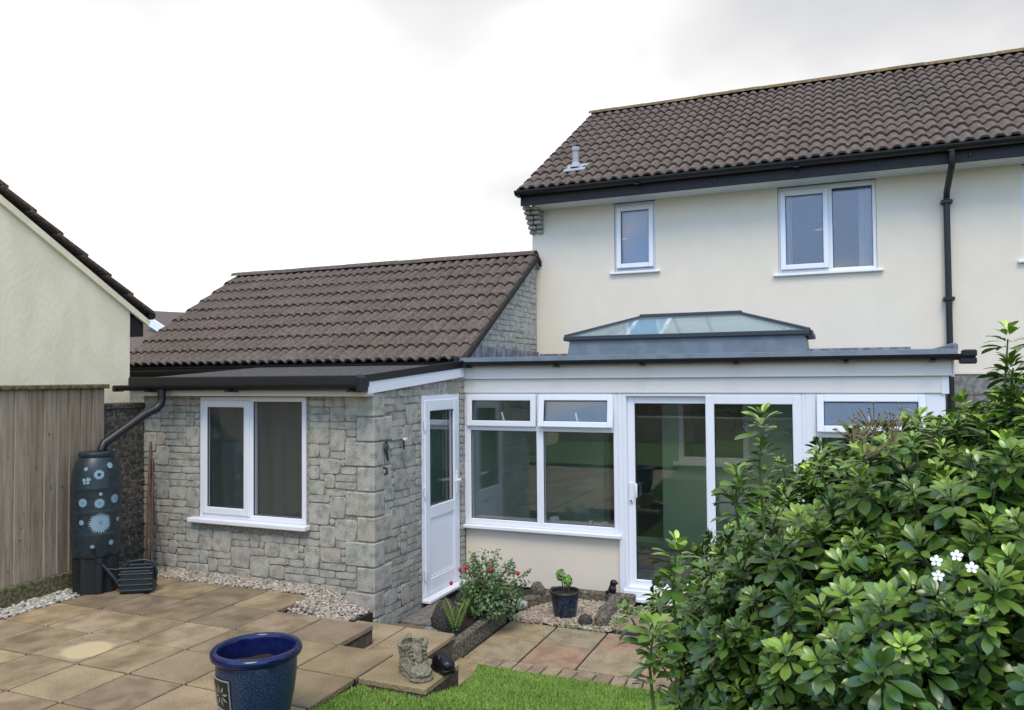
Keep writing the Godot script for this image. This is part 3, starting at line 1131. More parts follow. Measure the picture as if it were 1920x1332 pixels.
func upper_window(h: Node, q: Array, lights: Array, zw: float, curtains: int) -> void:
	var w := node("window", h)
	var zf := zw - 0.035
	var y1: float = 4.345
	var st := begin()
	frame(st, q[0], q[1], q[2], y1, 0.042, 0.042, 0.045, 0.06, zf - 0.07, zf)
	if lights.size() == 2:
		var mx := lerpf(q[0], q[1], lights[0][1])
		box(st, mx - 0.03, mx + 0.03, q[2] + 0.045, y1 - 0.06, zf - 0.07, zf - 0.001, 0.005)
	obj("frame", st, M.upvc, w)
	st = begin()
	box(st, q[0] - 0.055, q[1] + 0.055, q[2] - 0.03, q[2], zw - 0.10, zw + 0.045, 0.006)
	obj("sill", st, M.upvc, w)
	for l in lights:
		var a: float = lerpf(q[0], q[1], l[0]) + (0.03 if l[0] == 0.0 else 0.012)
		var b: float = lerpf(q[0], q[1], l[1]) - (0.03 if l[1] == 1.0 else 0.012)
		if l[2]:
			# an opening light, ajar by a finger's width at the foot
			var s := sash(w, "opening_light", a, b, q[2] + 0.045, y1 - 0.05, 0.058, zf - 0.02, zf + 0.028)
			var c := Transform3D(Basis(Vector3.RIGHT, deg_to_rad(-1.6)), Vector3(0, y1, zf))
			s.transform = c * Transform3D(Basis.IDENTITY, -Vector3(0, y1, zf))
			st = begin()
			var hx := b - 0.10 if curtains == 2 else a + 0.075
			box(st, hx - 0.045, hx + 0.045, lerpf(q[2], y1, 0.48), lerpf(q[2], y1, 0.48) + 0.018, zf - 0.05, zf - 0.03, 0.005)
			obj("handle", st, M.upvc, s)
		else:
			obj("pane", pane_shape(a + 0.02, b - 0.02, q[2] + 0.045, y1 - 0.06, zf - 0.02), M.glass, w)
			st = begin()
			gasket(st, a + 0.02, b - 0.01, q[2] + 0.045, y1 - 0.06, zf - 0.02)
			obj("gasket", st, M.black, w)
	if curtains > 0:
		var wd: float = q[1] - q[0]
		if curtains == 2:
			obj("curtain", curtain_shape(q[0] - 0.02, q[0] + wd * 0.14, q[2] - 0.1, 4.4, zf - 0.22), M.curtain, w)
			obj("curtain", curtain_shape(q[1] - wd * 0.17, q[1] + 0.02, q[2] - 0.1, 4.4, zf - 0.22), M.curtain, w)
		else:
			st = begin()
			box(st, q[0], q[1], q[2], 4.4, zf - 0.12, zf - 0.11)
			obj("reflection_sheet", st, M.frosted_sky, w)  # added sheet behind the pane; its blue stands in for mirrored sky

# ------------------------------------------------------------------ garage with the long tiled roof
func garage() -> void:
	var h := node("garage")
	tag(h, "long single storey garage with grey brown tiled roof and pale stone gable", "garage")
	var pitch := deg_to_rad(32.3)
	var g := 0.2931
	var tw := 0.2635
	var up := Vector3(0, sin(pitch), -cos(pitch))
	var nn := Vector3(0, cos(pitch), sin(pitch))
	var eave := Vector3(0, 2.305, -7.20)
	var ridge := eave + up * (g * 9.0)
	var zb := 2.0 * ridge.z + 7.25
	# gable wall: mortar with separate stones above the flat roof
	var st := begin()
	for x in [-3.65, -3.85]:
		var a := Vector3(x, 0.0, -7.3)
		var b := Vector3(x, 0.0, zb)
		var c := Vector3(x, 2.24, zb)
		var d := Vector3(x, ridge.y - 0.05, ridge.z)
		var e := Vector3(x, 2.28, -7.3)
		var out := Vector3(1 if x > -3.7 else -1, 0, 0)
		quad(st, a, b, c, e, out)
		tri(st, e, c, d, out)
	var gw := obj("gable_wall", st, M.mortar, h)
	var line := func(x: float, y: float) -> bool:
		var z := -7.35 - x
		return y + 2.30 > eave.y + (-7.20 - z) * tan(pitch) - 0.05 or z < -9.54
	rubble(gw, M.stone, Vector3(-3.65, 2.30, -7.35), Vector3(0, 0, -1), Vector3.UP, Vector3.RIGHT, 2.24, 1.40, 0.062, 0.066, line, 0.92, 1.22, 0.10)
	st = begin()
	wall(st, "x", -8.55, -3.85, 0.0, 2.25, -7.50, -7.30, [])
	box(st, -8.55, -8.35, 0.0, 2.25, zb, -7.5)
	box(st, -8.35, -3.85, 0.0, 2.25, zb, zb + 0.2)
	obj("wall", st, M.mortar, h)
	# roof
	var dk := begin()
	var mid := eave + up * (g * 4.5) - nn * 0.03
	cbox(dk, Vector3(-6.09, mid.y, mid.z), Vector3(2.52, 0.02, g * 4.5), Basis(Vector3.RIGHT, nn, Vector3.RIGHT.cross(nn)), 0.0)
	var n2 := Vector3(0, cos(pitch), -sin(pitch))
	cbox(dk, Vector3(-6.09, ridge.y - sin(pitch) * g * 4.5, ridge.z - cos(pitch) * g * 4.5), Vector3(2.52, 0.03, g * 4.5), Basis(Vector3.RIGHT, n2, Vector3.RIGHT.cross(n2)), 0.0)
	var roof := obj("roof", dk, M.roof_deck, h)
	var set_ := tile_set(tw, g + 0.06, 8, 1.0)
	for r in 9:
		for c in 19:
			var x := -3.595 - (c + 1) * tw
			var o := Vector3(x, eave.y, eave.z) + up * (r * g)
			var t := obj("tile", set_[rng.randi() % 8], M.tile, roof)
			t.transform = Transform3D(Basis(Vector3.RIGHT, pitch + rr(-0.008, 0.008)), o + nn * rr(-0.003, 0.004))
	# far slope, one row of verge tiles shows past the ridge
	for r in 2:
		var t := obj("tile", set_[r], M.tile, roof)
		t.transform = Transform3D(Basis(Vector3.UP, PI) * Basis(Vector3.RIGHT, pitch), Vector3(-3.595, ridge.y, ridge.z) + Vector3(0, -sin(pitch), -cos(pitch)) * ((r + 1) * g))
	var rm: Array = []
	for k in 4:
		rm.append(half_ridge(0.425, 0.105, Color(0.9, 0.88, 0.86) * rr(0.85, 1.1)))
	for c in 12:
		var t := obj("ridge_tile", rm[c % 4], M.tile, roof)
		t.position = Vector3(-4.02 - c * 0.418, ridge.y + 0.0 + rr(-0.004, 0.004), ridge.z)
	st = begin()
	bar(st, Vector3(-3.625, eave.y - 0.04, eave.z), Vector3(-3.625, ridge.y - 0.035, ridge.z), 0.05, 0.06, Vector3.UP)
	bar(st, Vector3(-3.625, ridge.y - 0.035, ridge.z), Vector3(-3.625, ridge.y - 0.035 - 0.19, ridge.z - 0.30), 0.05, 0.06, Vector3.UP)
	obj("verge_mortar", st, M.mortar, roof)
	obj("gutter", gutter_shape(-8.6, -6.28, 2.27, -7.16, 0.055), M.black, h)
	st = begin()
	box(st, -8.6, -3.66, 2.08, 2.255, -7.299, -7.235)
	obj("fascia", st, M.black_board, h)

# ------------------------------------------------------------------ stone lean-to with window and white door
func lean_to() -> void:
	var h := node("lean_to")
	tag(h, "grey stone lean-to with felt roof, white window and half glazed white door", "lean-to")
	var XR := -3.60
	var ZF := -5.56
	var win := [-5.485, -4.282, 0.845, 1.99]
	var door := [-7.146, -6.375, 0.07, 1.99]
	var st := begin()
	wall(st, "x", -6.20, XR, -0.1, 2.03, ZF - 0.2, ZF, [win])
	wall(st, "z", -7.3, ZF - 0.2, -0.1, 2.03, XR - 0.2, XR, [door])
	box(st, -6.20, -6.0, -0.1, 2.03, -7.3, ZF - 0.2)
	# sloped top of the side wall under the verge board
	var pl := PackedVector2Array([Vector2(-7.3, 2.03), Vector2(ZF, 2.03), Vector2(ZF, 2.06), Vector2(-7.3, 2.20)])
	sweep_x(st, pl, XR - 0.2, XR)
	var w := obj("wall", st, M.mortar, h)
	var q := 0.21
	var isquoin := func(y: float, d: float, front: bool) -> bool:
		var k := floori((y - 0.14) / q)
		if k < 0:
			return d < (0.36 if front else 0.05)
		if k > 8:
			return false
		var long := (k % 2 == 0) == front
		return d < (0.285 if long else 0.165)
	var bf := func(x: float, y: float) -> bool:
		var wx := -6.2 + x
		var wy := y + 0.0
		return (wx > win[0] - 0.02 and wx < win[1] + 0.02 and wy > win[2] - 0.06 and wy < 2.1) or isquoin.call(wy, XR - wx, true)
	rubble(w, M.stone, Vector3(-6.2, 0.0, ZF), Vector3.RIGHT, Vector3.UP, Vector3.BACK, 2.6, 2.03, 0.0545, 0.0634, bf, 0.86, 1.05)
	var bs := func(x: float, y: float) -> bool:
		var wz := ZF - x
		return (wz < door[1] + 0.02 and wz > door[0] - 0.02 and y < 2.0) or isquoin.call(y, x, false) or y > 2.055 + (ZF - wz) * 0.08 - 0.03
	rubble(w, M.stone, Vector3(XR, 0.0, ZF), Vector3(0, 0, -1), Vector3.UP, Vector3.RIGHT, 1.72, 2.17, 0.0545, 0.0634, bs, 0.80, 1.04)
	for k in range(-1, 9):
		var y0 := 0.14 + k * q
		var fl := k % 2 == 0
		var a := 0.28 if fl else 0.16
		var b := 0.16 if fl else 0.28
		if k == -1:
			a = 0.35
			b = 0.05
			y0 = 0.0
		st = begin()
		st.set_color(stone_tint(0.90, 1.03))
		var hh := (q if k >= 0 else 0.14) - 0.005
		var pj := rr(0.012, 0.022)
		box(st, XR - a + 0.004, XR + pj, y0 + 0.003, y0 + 0.003 + hh, ZF - b + 0.004, ZF + pj, 0.012)
		obj("quoin", st, M.stone, w)
	st = begin()
	box(st, -5.99, XR - 0.21, 0.2, 0.25, -7.28, ZF - 0.21)
	box(st, -5.99, XR - 0.21, 0.25, 2.0, -7.29, -7.25)
	obj("inner_room", st, M.room_dark, h)
	# window
	var wi := node("window", h)
	var zf := ZF + 0.012
	st = begin()
	frame(st, win[0], win[1], win[2] + 0.03, win[3], 0.045, 0.045, 0.05, 0.045, zf - 0.07, zf)
	var mx := -4.89
	box(st, mx - 0.028, mx + 0.028, win[2] + 0.08, win[3] - 0.045, zf - 0.07, zf - 0.001, 0.005)
	obj("frame", st, M.upvc, wi)
	st = begin()
	box(st, win[0] - 0.085, win[1] + 0.04, win[2] - 0.012, win[2] + 0.03, zf - 0.1, ZF + 0.085, 0.007)
	obj("sill", st, M.upvc, wi)
	sash(wi, "opening_light", win[0] + 0.035, mx - 0.004, win[2] + 0.07, win[3] - 0.035, 0.062, zf - 0.03, zf + 0.018)
	obj("pane", pane_shape(mx + 0.028, win[1] - 0.045, win[2] + 0.08, win[3] - 0.045, zf - 0.02), M.glass, wi)
	st = begin()
	gasket(st, mx + 0.028, win[1] - 0.045, win[2] + 0.08, win[3] - 0.045, zf - 0.02)
	obj("gasket", st, M.black, wi)
	obj("net_curtain", curtain_shape(win[0], mx, win[2] - 0.02, 2.0, zf - 0.115), M.net, wi)
	obj("net_curtain", curtain_shape(mx, win[1], win[2] - 0.02, 2.0, zf - 0.115), M.net, wi)
	# door in the side wall, built in its own axes (x along the wall, z out of it)
	var d := node("door", h, Vector3(XR, 0, -6.76))
	d.rotation.y = PI / 2
	var a0 := -0.386
	var a1 := 0.386
	st = begin()
	frame(st, a0, a1, 0.085, 1.985, 0.05, 0.05, 0.03, 0.06, -0.07, 0.012)
	obj("frame", st, M.upvc, d)
	st = begin()
	box(st, a0 - 0.01, a1 + 0.01, 0.05, 0.086, -0.08, 0.095, 0.008)
	obj("threshold", st, M.upvc, d)
	st = begin()
	var l0 := a0 + 0.04
	var l1 := a1 - 0.04
	box(st, l0, l0 + 0.095, 0.11, 1.935, -0.04, 0.022, 0.006)
	box(st, l1 - 0.095, l1, 0.11, 1.935, -0.04, 0.022, 0.006)
	box(st, l0 + 0.095, l1 - 0.095, 0.11, 0.25, -0.04, 0.021, 0.006)
	box(st, l0 + 0.095, l1 - 0.095, 0.81, 0.925, -0.04, 0.021, 0.006)
	box(st, l0 + 0.095, l1 - 0.095, 1.83, 1.935, -0.04, 0.021, 0.006)
	box(st, l0 + 0.095, l1 - 0.095, 0.25, 0.81, -0.03, 0.008)
	frame(st, l0 + 0.10, l1 - 0.10, 0.255, 0.805, 0.012, 0.012, 0.012, 0.012, 0.008, 0.016, 0.003)
	var leaf := obj("leaf", st, M.upvc, d)
	obj("pane", pane_shape(l0 + 0.095, l1 - 0.095, 0.925, 1.83, -0.005), M.glass, leaf)
	obj("net_curtain", curtain_shape(l0 + 0.06, l1 - 0.06, 0.88, 1.88, -0.10), M.net_green, leaf)
	st = begin()
	gasket(st, l0 + 0.095, l1 - 0.095, 0.925, 1.83, -0.005)
	obj("gasket", st, M.black, leaf)
	st = begin()
	box(st, l1 - 0.062, l1 - 0.034, 0.98, 1.20, 0.022, 0.032, 0.004)
	box(st, l1 - 0.060, l1 - 0.036, 1.10, 1.125, 0.032, 0.07, 0.004)
	box(st, l1 - 0.165, l1 - 0.036, 1.10, 1.122, 0.058, 0.074, 0.006)
	obj("handle", st, M.upvc, leaf)
	for y in [0.30, 1.07, 1.70]:
		st = begin()
		tube(st, [Vector3(l0 - 0.012, y - 0.05, 0.026), Vector3(l0 - 0.012, y + 0.05, 0.026)], 0.011, 0.011, 8)
		box(st, l0 - 0.03, l0 + 0.03, y - 0.03, y + 0.03, 0.0225, 0.027, 0.002)
		obj("hinge", st, M.upvc, leaf)
	# roof: felt sheet, black edgings, white boards, gutter
	st = begin()
	sweep_x(st, PackedVector2Array([Vector2(-5.41, 2.155), Vector2(-7.24, 2.285), Vector2(-7.24, 2.235), Vector2(-5.41, 2.105)]), -6.23, -3.575)
	obj("roof", st, M.felt, h)
	st = begin()
	box(st, -6.235, -3.545, 2.075, 2.175, -5.425, -5.40, 0.006)
	obj("front_edging", st, M.black_board, h)
	st = begin()
	sweep_x(st, PackedVector2Array([Vector2(-5.40, 2.178), Vector2(-7.21, 2.325), Vector2(-7.21, 2.25), Vector2(-5.40, 2.118)]), -3.575, -3.548)
	obj("verge_edging", st, M.black, h)
	st = begin()
	sweep_x(st, PackedVector2Array([Vector2(-5.415, 2.117), Vector2(-7.215, 2.249), Vector2(-7.215, 2.155), Vector2(-5.415, 2.018)]), -3.58, -3.556)
	obj("verge_board", st, M.upvc, h)
	st = begin()
	box(st, -6.20, -3.58, 1.998, 2.074, -5.54, -5.425, 0.004)
	obj("front_board", st, M.upvc_warm, h)
	obj("gutter", gutter_shape(-6.30, -3.56, 2.10, -5.345, 0.052), M.black, h)
	for x in [-5.9, -4.95, -3.68]:
		st = begin()
		bar(st, Vector3(x, 2.045, -5.345), Vector3(x + 0.06, 2.045, -5.345), 0.11, 0.016)
		obj("gutter_bracket", st, M.black, h)
	st = begin()
	cbox(st, Vector3(-3.565, 2.10, -5.35), Vector3(0.022, 0.065, 0.06), Basis.IDENTITY, 0.01)
	obj("gutter_end", st, M.black, h)
	st = begin()
	cbox(st, Vector3(-6.30, 2.07, -5.35), Vector3(0.02, 0.03, 0.06), Basis.IDENTITY, 0.01)
	obj("gutter_end", st, M.black, h)
	# bent waste pipe from the gutter to the water butt
	st = begin()
	tube(st, [Vector3(-5.735, 2.06, -5.335), Vector3(-5.735, 1.97, -5.335), Vector3(-5.738, 1.925, -5.325), Vector3(-5.752, 1.885, -5.29), Vector3(-5.785, 1.84, -5.20), Vector3(-5.89, 1.60, -4.86), Vector3(-5.895, 1.54, -4.835)], 0.037, 0.037, 14)
	obj("downpipe", st, M.black, h)

# ------------------------------------------------------------------ white garden room with roof lantern
func garden_room() -> void:
	var h := node("garden_room")
	tag(h, "white framed garden room with grey flat roof, roof lantern and sliding door", "extension")
	var Z := -7.28
	var st := begin()
	box(st, -3.595, -1.945, 0.035, 0.60, Z - 0.2, Z - 0.02)
	box(st, -0.235, 0.82, 0.035, 0.60, Z - 0.2, Z - 0.02)
	obj("dwarf_wall", st, M.render, h)
	st = begin()
	box(st, -3.59, -1.94, -0.05, 0.034, Z - 0.2, Z - 0.026)
	box(st, -0.24, 0.815, -0.05, 0.034, Z - 0.2, Z - 0.026)
	box(st, -1.94, -0.24, -0.05, 0.02, Z - 0.2, Z - 0.02)
	obj("damp_course", st, M.black, h)
	st = begin()
	wall(st, "z", -9.53, Z - 0.2, 0.0, 2.3, 0.62, 0.82, [])
	obj("side_wall", st, M.render, h)
	st = begin()
	box(st, -3.64, 0.62, 0.0, 0.09, -9.53, Z - 0.2)
	obj("floor", st, M.carpet, h)
	st = begin()
	box(st, -3.645, -3.60, 0.09, 2.27, -9.53, Z - 0.1)
	obj("inner_side_wall", st, M.room_green, h)
	# fixed frame of the left window
	var wl := node("window", h)
	st = begin()
	frame(st, -3.60, -1.955, 0.632, 1.985, 0.075, 0.045, 0.06, 0.03, Z - 0.07, Z)
	box(st, -3.525, -2.0, 1.60, 1.655, Z - 0.07, Z - 0.001, 0.005)
	box(st, -2.795, -2.722, 0.692, 1.60, Z - 0.07, Z - 0.0015, 0.005)
	box(st, -2.79, -2.755, 1.655, 1.955, Z - 0.07, Z - 0.0015, 0.005)
	obj("frame", st, M.upvc, wl)
	st = begin()
	box(st, -3.597, -1.93, 0.595, 0.632, Z - 0.09, Z + 0.06, 0.007)
	obj("sill", st, M.upvc, wl)
	for q in [[-3.525, -2.795], [-2.722, -2.0]]:
		obj("pane", pane_shape(q[0], q[1], 0.692, 1.60, Z - 0.02), M.glass, wl)
		st = begin()
		gasket(st, q[0], q[1], 0.692, 1.60, Z - 0.02)
		obj("gasket", st, M.black, wl)
	vent(wl, -3.555, -2.79, Z, 1.2)
	vent(wl, -2.755, -1.99, Z, 7.5)
	# right window
	var wr := node("window", h)
	st = begin()
	frame(st, -0.175, 0.82, 0.632, 1.985, 0.04, 0.145, 0.06, 0.03, Z - 0.07, Z)
	box(st, -0.135, 0.675, 1.60, 1.655, Z - 0.07, Z - 0.001, 0.005)
	obj("frame", st, M.upvc, wr)
	st = begin()
	box(st, -0.20, 0.84, 0.595, 0.632, Z - 0.09, Z + 0.06, 0.007)
	obj("sill", st, M.upvc, wr)
	obj("pane", pane_shape(-0.135, 0.675, 0.692, 1.60, Z - 0.02), M.glass, wr)
	vent(wr, -0.17, 0.675, Z, 6.5)
	# posts
	st = begin()
	box(st, -1.955, -1.906, 0.0, 1.985, Z - 0.08, Z + 0.004, 0.005)
	box(st, -0.262, -0.175, 0.0, 1.985, Z - 0.08, Z + 0.004, 0.005)
	obj("post", st, M.upvc, h)
	# sliding door: outer frame, sliding leaf, fixed leaf
	var sd := node("sliding_door", h)
	st = begin()
	frame(st, -1.906, -0.262, 0.12, 1.985, 0.035, 0.03, 0.03, 0.032, Z - 0.10, Z + 0.004)
	obj("frame", st, M.upvc, sd)
	st = begin()
	box(st, -1.93, -0.24, 0.022, 0.06, Z - 0.1, Z + 0.075, 0.007)
	box(st, -1.915, -0.255, 0.06, 0.12, Z - 0.1, Z + 0.028, 0.007)
	obj("track", st, M.upvc, sd)
	var s1 := sash(sd, "sliding_leaf", -1.871, -1.058, 0.14, 1.955, 0.07, Z - 0.085, Z - 0.04)
	sash(sd, "fixed_leaf", -1.125, -0.292, 0.14, 1.962, 0.078, Z - 0.036, Z + 0.008)
	st = begin()
	box(st, -1.855, -1.818, 0.93, 1.13, Z - 0.04, Z - 0.025, 0.005)
	tube(st, [Vector3(-1.79, 0.99, Z - 0.03), Vector3(-1.78, 1.0, Z + 0.005), Vector3(-1.78, 1.10, Z + 0.005), Vector3(-1.79, 1.115, Z - 0.03)], 0.010, 0.010, 8)
	obj("handle", st, M.upvc, s1)
	st = begin()
	tube(st, [Vector3(-1.837, 0.955, Z - 0.026), Vector3(-1.837, 0.955, Z - 0.016)], 0.012, 0.012, 10)
	obj("lock", st, M.metal, s1)
	# boards over the frames
	st = begin()
	box(st, -3.60, 0.842, 1.986, 2.128, Z - 0.09, Z + 0.016, 0.004)
	obj("lower_board", st, M.upvc_warm, h)
	st = begin()
	box(st, -3.60, 0.868, 2.129, 2.285, Z - 0.09, Z + 0.052, 0.005)
	obj("upper_board", st, M.upvc_warm, h)
	st = begin()
	box(st, 0.869, 0.882, 2.12, 2.285, Z - 0.09, Z + 0.056, 0.003)
	box(st, 0.79, 0.846, 1.98, 2.128, Z + 0.0165, Z + 0.021, 0.002)
	obj("board_cap", st, M.upvc, h)
	# flat roof with a hole under the lantern, raised front kerb
	st = begin()
	box(st, -3.645, 0.90, 2.286, 2.318, Z - 0.62, Z + 0.045)
	box(st, -3.645, 0.90, 2.286, 2.318, -9.555, -9.05)
	box(st, -3.645, -2.50, 2.286, 2.318, -9.05, Z - 0.62)
	box(st, -0.40, 0.90, 2.286, 2.318, -9.05, Z - 0.62)
	obj("roof", st, M.grp, h)
	st = begin()
	sweep_x(st, PackedVector2Array([Vector2(Z + 0.09, 2.278), Vector2(Z + 0.105, 2.30), Vector2(Z + 0.095, 2.345), Vector2(Z + 0.06, 2.352), Vector2(Z - 0.03, 2.319), Vector2(Z - 0.03, 2.30), Vector2(Z + 0.045, 2.287)]), -3.64, 0.905)
	bar(st, Vector3(0.885, 2.355, -9.5), Vector3(0.885, 2.362, Z + 0.09), 0.05, 0.07, Vector3.UP, 0.015)
	obj("roof_kerb", st, M.grp, h)
	obj("gutter", gutter_shape(-3.62, 1.02, 2.305, Z + 0.125, 0.05), M.black, h)
	for x in [-3.5, -2.55, -1.7, -0.85, 0.05, 0.7]:
		st = begin()
		bar(st, Vector3(x, 2.25, Z + 0.125), Vector3(x + 0.04, 2.25, Z + 0.125), 0.1, 0.014)
		obj("gutter_bracket", st, M.black, h)
	st = begin()
	cbox(st, Vector3(-3.62, 2.31, Z + 0.12), Vector3(0.02, 0.055, 0.055), Basis.IDENTITY, 0.01)
	obj("gutter_end", st, M.black, h)
	st = begin()
	cbox(st, Vector3(0.98, 2.31, Z + 0.12), Vector3(0.05, 0.028, 0.06), Basis.IDENTITY, 0.01)
	cbox(st, Vector3(0.97, 2.25, Z + 0.12), Vector3(0.06, 0.026, 0.05), Basis.IDENTITY, 0.01)
	obj("gutter_end", st, M.black, h)
	# lead flashings against the gable and the house wall
	st = begin()
	sweep_x(st, PackedVector2Array([Vector2(-7.42, 2.318), Vector2(-7.42, 2.50), Vector2(-9.53, 2.47), Vector2(-9.53, 2.318)]), -3.627, -3.612)
	obj("flashing", st, M.lead, h)
	st = begin()
	box(st, -3.60, 0.75, 2.318, 2.445, -9.553, -9.535, 0.003)
	obj("flashing", st, M.lead, h)
	# roof lantern
	lantern(h)
	# what can be made out inside
	st = begin()
	box(st, -2.2, -0.9, 0.091, 0.10, -9.2, -8.2)
	obj("rug", st, M.rug, h)
	var iw := node("inner_window", h)
	st = begin()
	frame(st, -1.80, -0.98, 1.10, 1.95, 0.06, 0.06, 0.06, 0.06, -9.60, -9.52)
	box(st, -1.86, -0.92, 1.06, 1.10, -9.56, -9.46, 0.005)
	obj("frame", st, M.upvc, iw)
	obj("pane", pane_shape(-1.74, -1.04, 1.16, 1.89, -9.55), M.glass, iw)
	var ra := node("heater", h)
	st = begin()
	box(st, -1.32, -0.80, 0.50, 0.86, -9.53, -9.45, 0.012)
	obj("case", st, M.upvc, ra)
	st = begin()
	for k in 12:
		box(st, -1.28 + k * 0.038, -1.262 + k * 0.038, 0.78, 0.83, -9.4505, -9.447)
	obj("grille", st, M.anthracite, ra)
	var wp := Vector3(-1.09, 1.62, -9.515)
	st = begin()
	for k in 14:
		var a := TAU * k / 14.0
		bar(st, wp + Vector3(cos(a), sin(a), 0) * 0.02, wp + Vector3(cos(a + 0.25), sin(a + 0.25), 0.02) * (0.17 if k % 2 else 0.11), 0.012, 0.012, Vector3.BACK)
	obj("wall_hanging", st, M.iron, h)
	st = begin()
	box(st, -3.55, -1.98, 0.66, 0.68, Z - 0.26, Z - 0.09, 0.004)
	obj("inner_sill", st, M.upvc, h)
	st = begin()
	st.set_color(Color.WHITE)
	for q in [[-2.66, 0.045], [-2.28, 0.03], [-2.13, 0.03]]:
		cbox(st, Vector3(q[0], 0.68 + q[1] * 0.6, Z - 0.14), Vector3(q[1], q[1] * 0.6, q[1] * 0.6), Basis(Vector3.UP, q[0] * 9.0), 0.008)
	obj("sill_ornament", st, M.white_trim, h)

func vent(w: Node, x0: float, x1: float, z: float, deg: float) -> void:
	# top hung light, ajar
	var piv := Vector3(0, 1.968, z)
	var s := sash(w, "top_hung_light", x0, x1, 1.645, 1.966, 0.058, z - 0.01, z + 0.03)
	s.transform = Transform3D(Basis(Vector3.RIGHT, deg_to_rad(-deg)), piv) * Transform3D(Basis.IDENTITY, -piv)
	var st := begin()
	bar(st, Vector3((x0 + x1) * 0.5 + 0.02, 1.70, z - 0.02), Vector3((x0 + x1) * 0.5 - 0.01, 1.79, z - 0.035), 0.016, 0.01, Vector3.BACK)
	obj("stay", st, M.upvc, s)

func lantern(h: Node) -> void:
	var l := node("roof_lantern", h)
	var zf := -7.82
	var zb := -9.02
	var x0 := -2.665
	var x1 := -0.235
	var yb := 2.55
	var st := begin()
	# flared kerb: four sides
	var lo := [Vector3(x0 - 0.0, 2.318, zf + 0.06), Vector3(x1 + 0.0, 2.318, zf + 0.06), Vector3(x1 + 0.0, 2.318, zb - 0.06), Vector3(x0 - 0.0, 2.318, zb - 0.06)]
	var md := [Vector3(x0 + 0.03, 2.37, zf + 0.01), Vector3(x1 - 0.03, 2.37, zf + 0.01), Vector3(x1 - 0.03, 2.37, zb - 0.01), Vector3(x0 + 0.03, 2.37, zb - 0.01)]
	var hi := [Vector3(x0 + 0.05, 2.53, zf - 0.01), Vector3(x1 - 0.05, 2.53, zf - 0.01), Vector3(x1 - 0.05, 2.53, zb + 0.01), Vector3(x0 + 0.05, 2.53, zb + 0.01)]
	var inn := [Vector3(x0 + 0.13, 2.53, zf - 0.09), Vector3(x1 - 0.13, 2.53, zf - 0.09), Vector3(x1 - 0.13, 2.53, zb + 0.09), Vector3(x0 + 0.13, 2.53, zb + 0.09)]
	var c := Vector3((x0 + x1) * 0.5, 2.4, (zf + zb) * 0.5)
	for k in 4:
		var j := (k + 1) % 4
		var out: Vector3 = (lo[k] + lo[j]) * 0.5 - c
		quad(st, lo[k], lo[j], md[j], md[k], out)
		quad(st, md[k], md[j], hi[j], hi[k], out)
		quad(st, hi[k], hi[j], inn[j], inn[k], Vector3.UP)
		quad(st, inn[k], inn[j], inn[j] - Vector3(0, 0.24, 0), inn[k] - Vector3(0, 0.24, 0), -out)
	obj("kerb", st, M.grp, l)
	st = begin()
	bar(st, Vector3(x0, yb, zf), Vector3(x1, yb, zf), 0.06, 0.045, Vector3.UP, 0.006)
	bar(st, Vector3(x0, yb, zb), Vector3(x1, yb, zb), 0.06, 0.045, Vector3.UP, 0.006)
	bar(st, Vector3(x0, yb - 0.001, zf - 0.03), Vector3(x0, yb - 0.001, zb + 0.03), 0.06, 0.045, Vector3.UP, 0.006)
	bar(st, Vector3(x1, yb - 0.001, zf - 0.03), Vector3(x1, yb - 0.001, zb + 0.03), 0.06, 0.045, Vector3.UP, 0.006)
	obj("eaves_beam", st, M.anthracite, l)
	var r0 := Vector3(x0 + 0.70, 2.80, (zf + zb) * 0.5)
	var r1 := Vector3(x1 - 0.70, 2.80, (zf + zb) * 0.5)
	st = begin()
	bar(st, r0 - Vector3(0.03, 0, 0), r1 + Vector3(0.03, 0, 0), 0.075, 0.05, Vector3.UP, 0.01)
	obj("ridge_bar", st, M.anthracite, l)
	var cs := [Vector3(x0, yb + 0.02, zf), Vector3(x1, yb + 0.02, zf), Vector3(x1, yb + 0.02, zb), Vector3(x0, yb + 0.02, zb)]
	for k in 4:
		st = begin()
		var e: Vector3 = r0 if k == 0 or k == 3 else r1
		bar(st, cs[k], e + Vector3(0, -0.004, 0), 0.05, 0.04, Vector3.UP, 0.008)
		obj("hip_bar", st, M.anthracite, l)
	for t in [0.33, 0.67]:
		st = begin()
		var a := Vector3(lerpf(r0.x, r1.x, t), yb + 0.005, zb)
		var b := Vector3(lerpf(r0.x, r1.x, t), r0.y - 0.02, r0.z)
		bar(st, a, b, 0.04, 0.045, Vector3.UP, 0.005)
		obj("rafter", st, M.upvc, l)
	for x in [-2.02, -1.66]:
		st = begin()
		bar(st, Vector3(x, yb - 0.01, zf - 0.03), Vector3(x, r0.y - 0.035, r0.z), 0.05, 0.03, Vector3.UP, 0.005)
		obj("rafter", st, M.upvc, l)
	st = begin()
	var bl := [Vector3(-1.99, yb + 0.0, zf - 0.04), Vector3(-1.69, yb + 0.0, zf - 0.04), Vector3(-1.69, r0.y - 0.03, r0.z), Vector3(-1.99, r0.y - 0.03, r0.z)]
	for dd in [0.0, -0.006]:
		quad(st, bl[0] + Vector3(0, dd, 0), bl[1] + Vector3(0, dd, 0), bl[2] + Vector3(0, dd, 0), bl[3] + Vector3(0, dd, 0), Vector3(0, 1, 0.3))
	obj("reflection_sheet", st, M.reflection_blue, l)  # added sheet between the rafters, painting a blue reflection on the glass
	var panes := [[cs[0], cs[1], r1, r0], [cs[2], cs[3], r0, r1], [cs[3], cs[0], r0, r0], [cs[1], cs[2], r1, r1]]
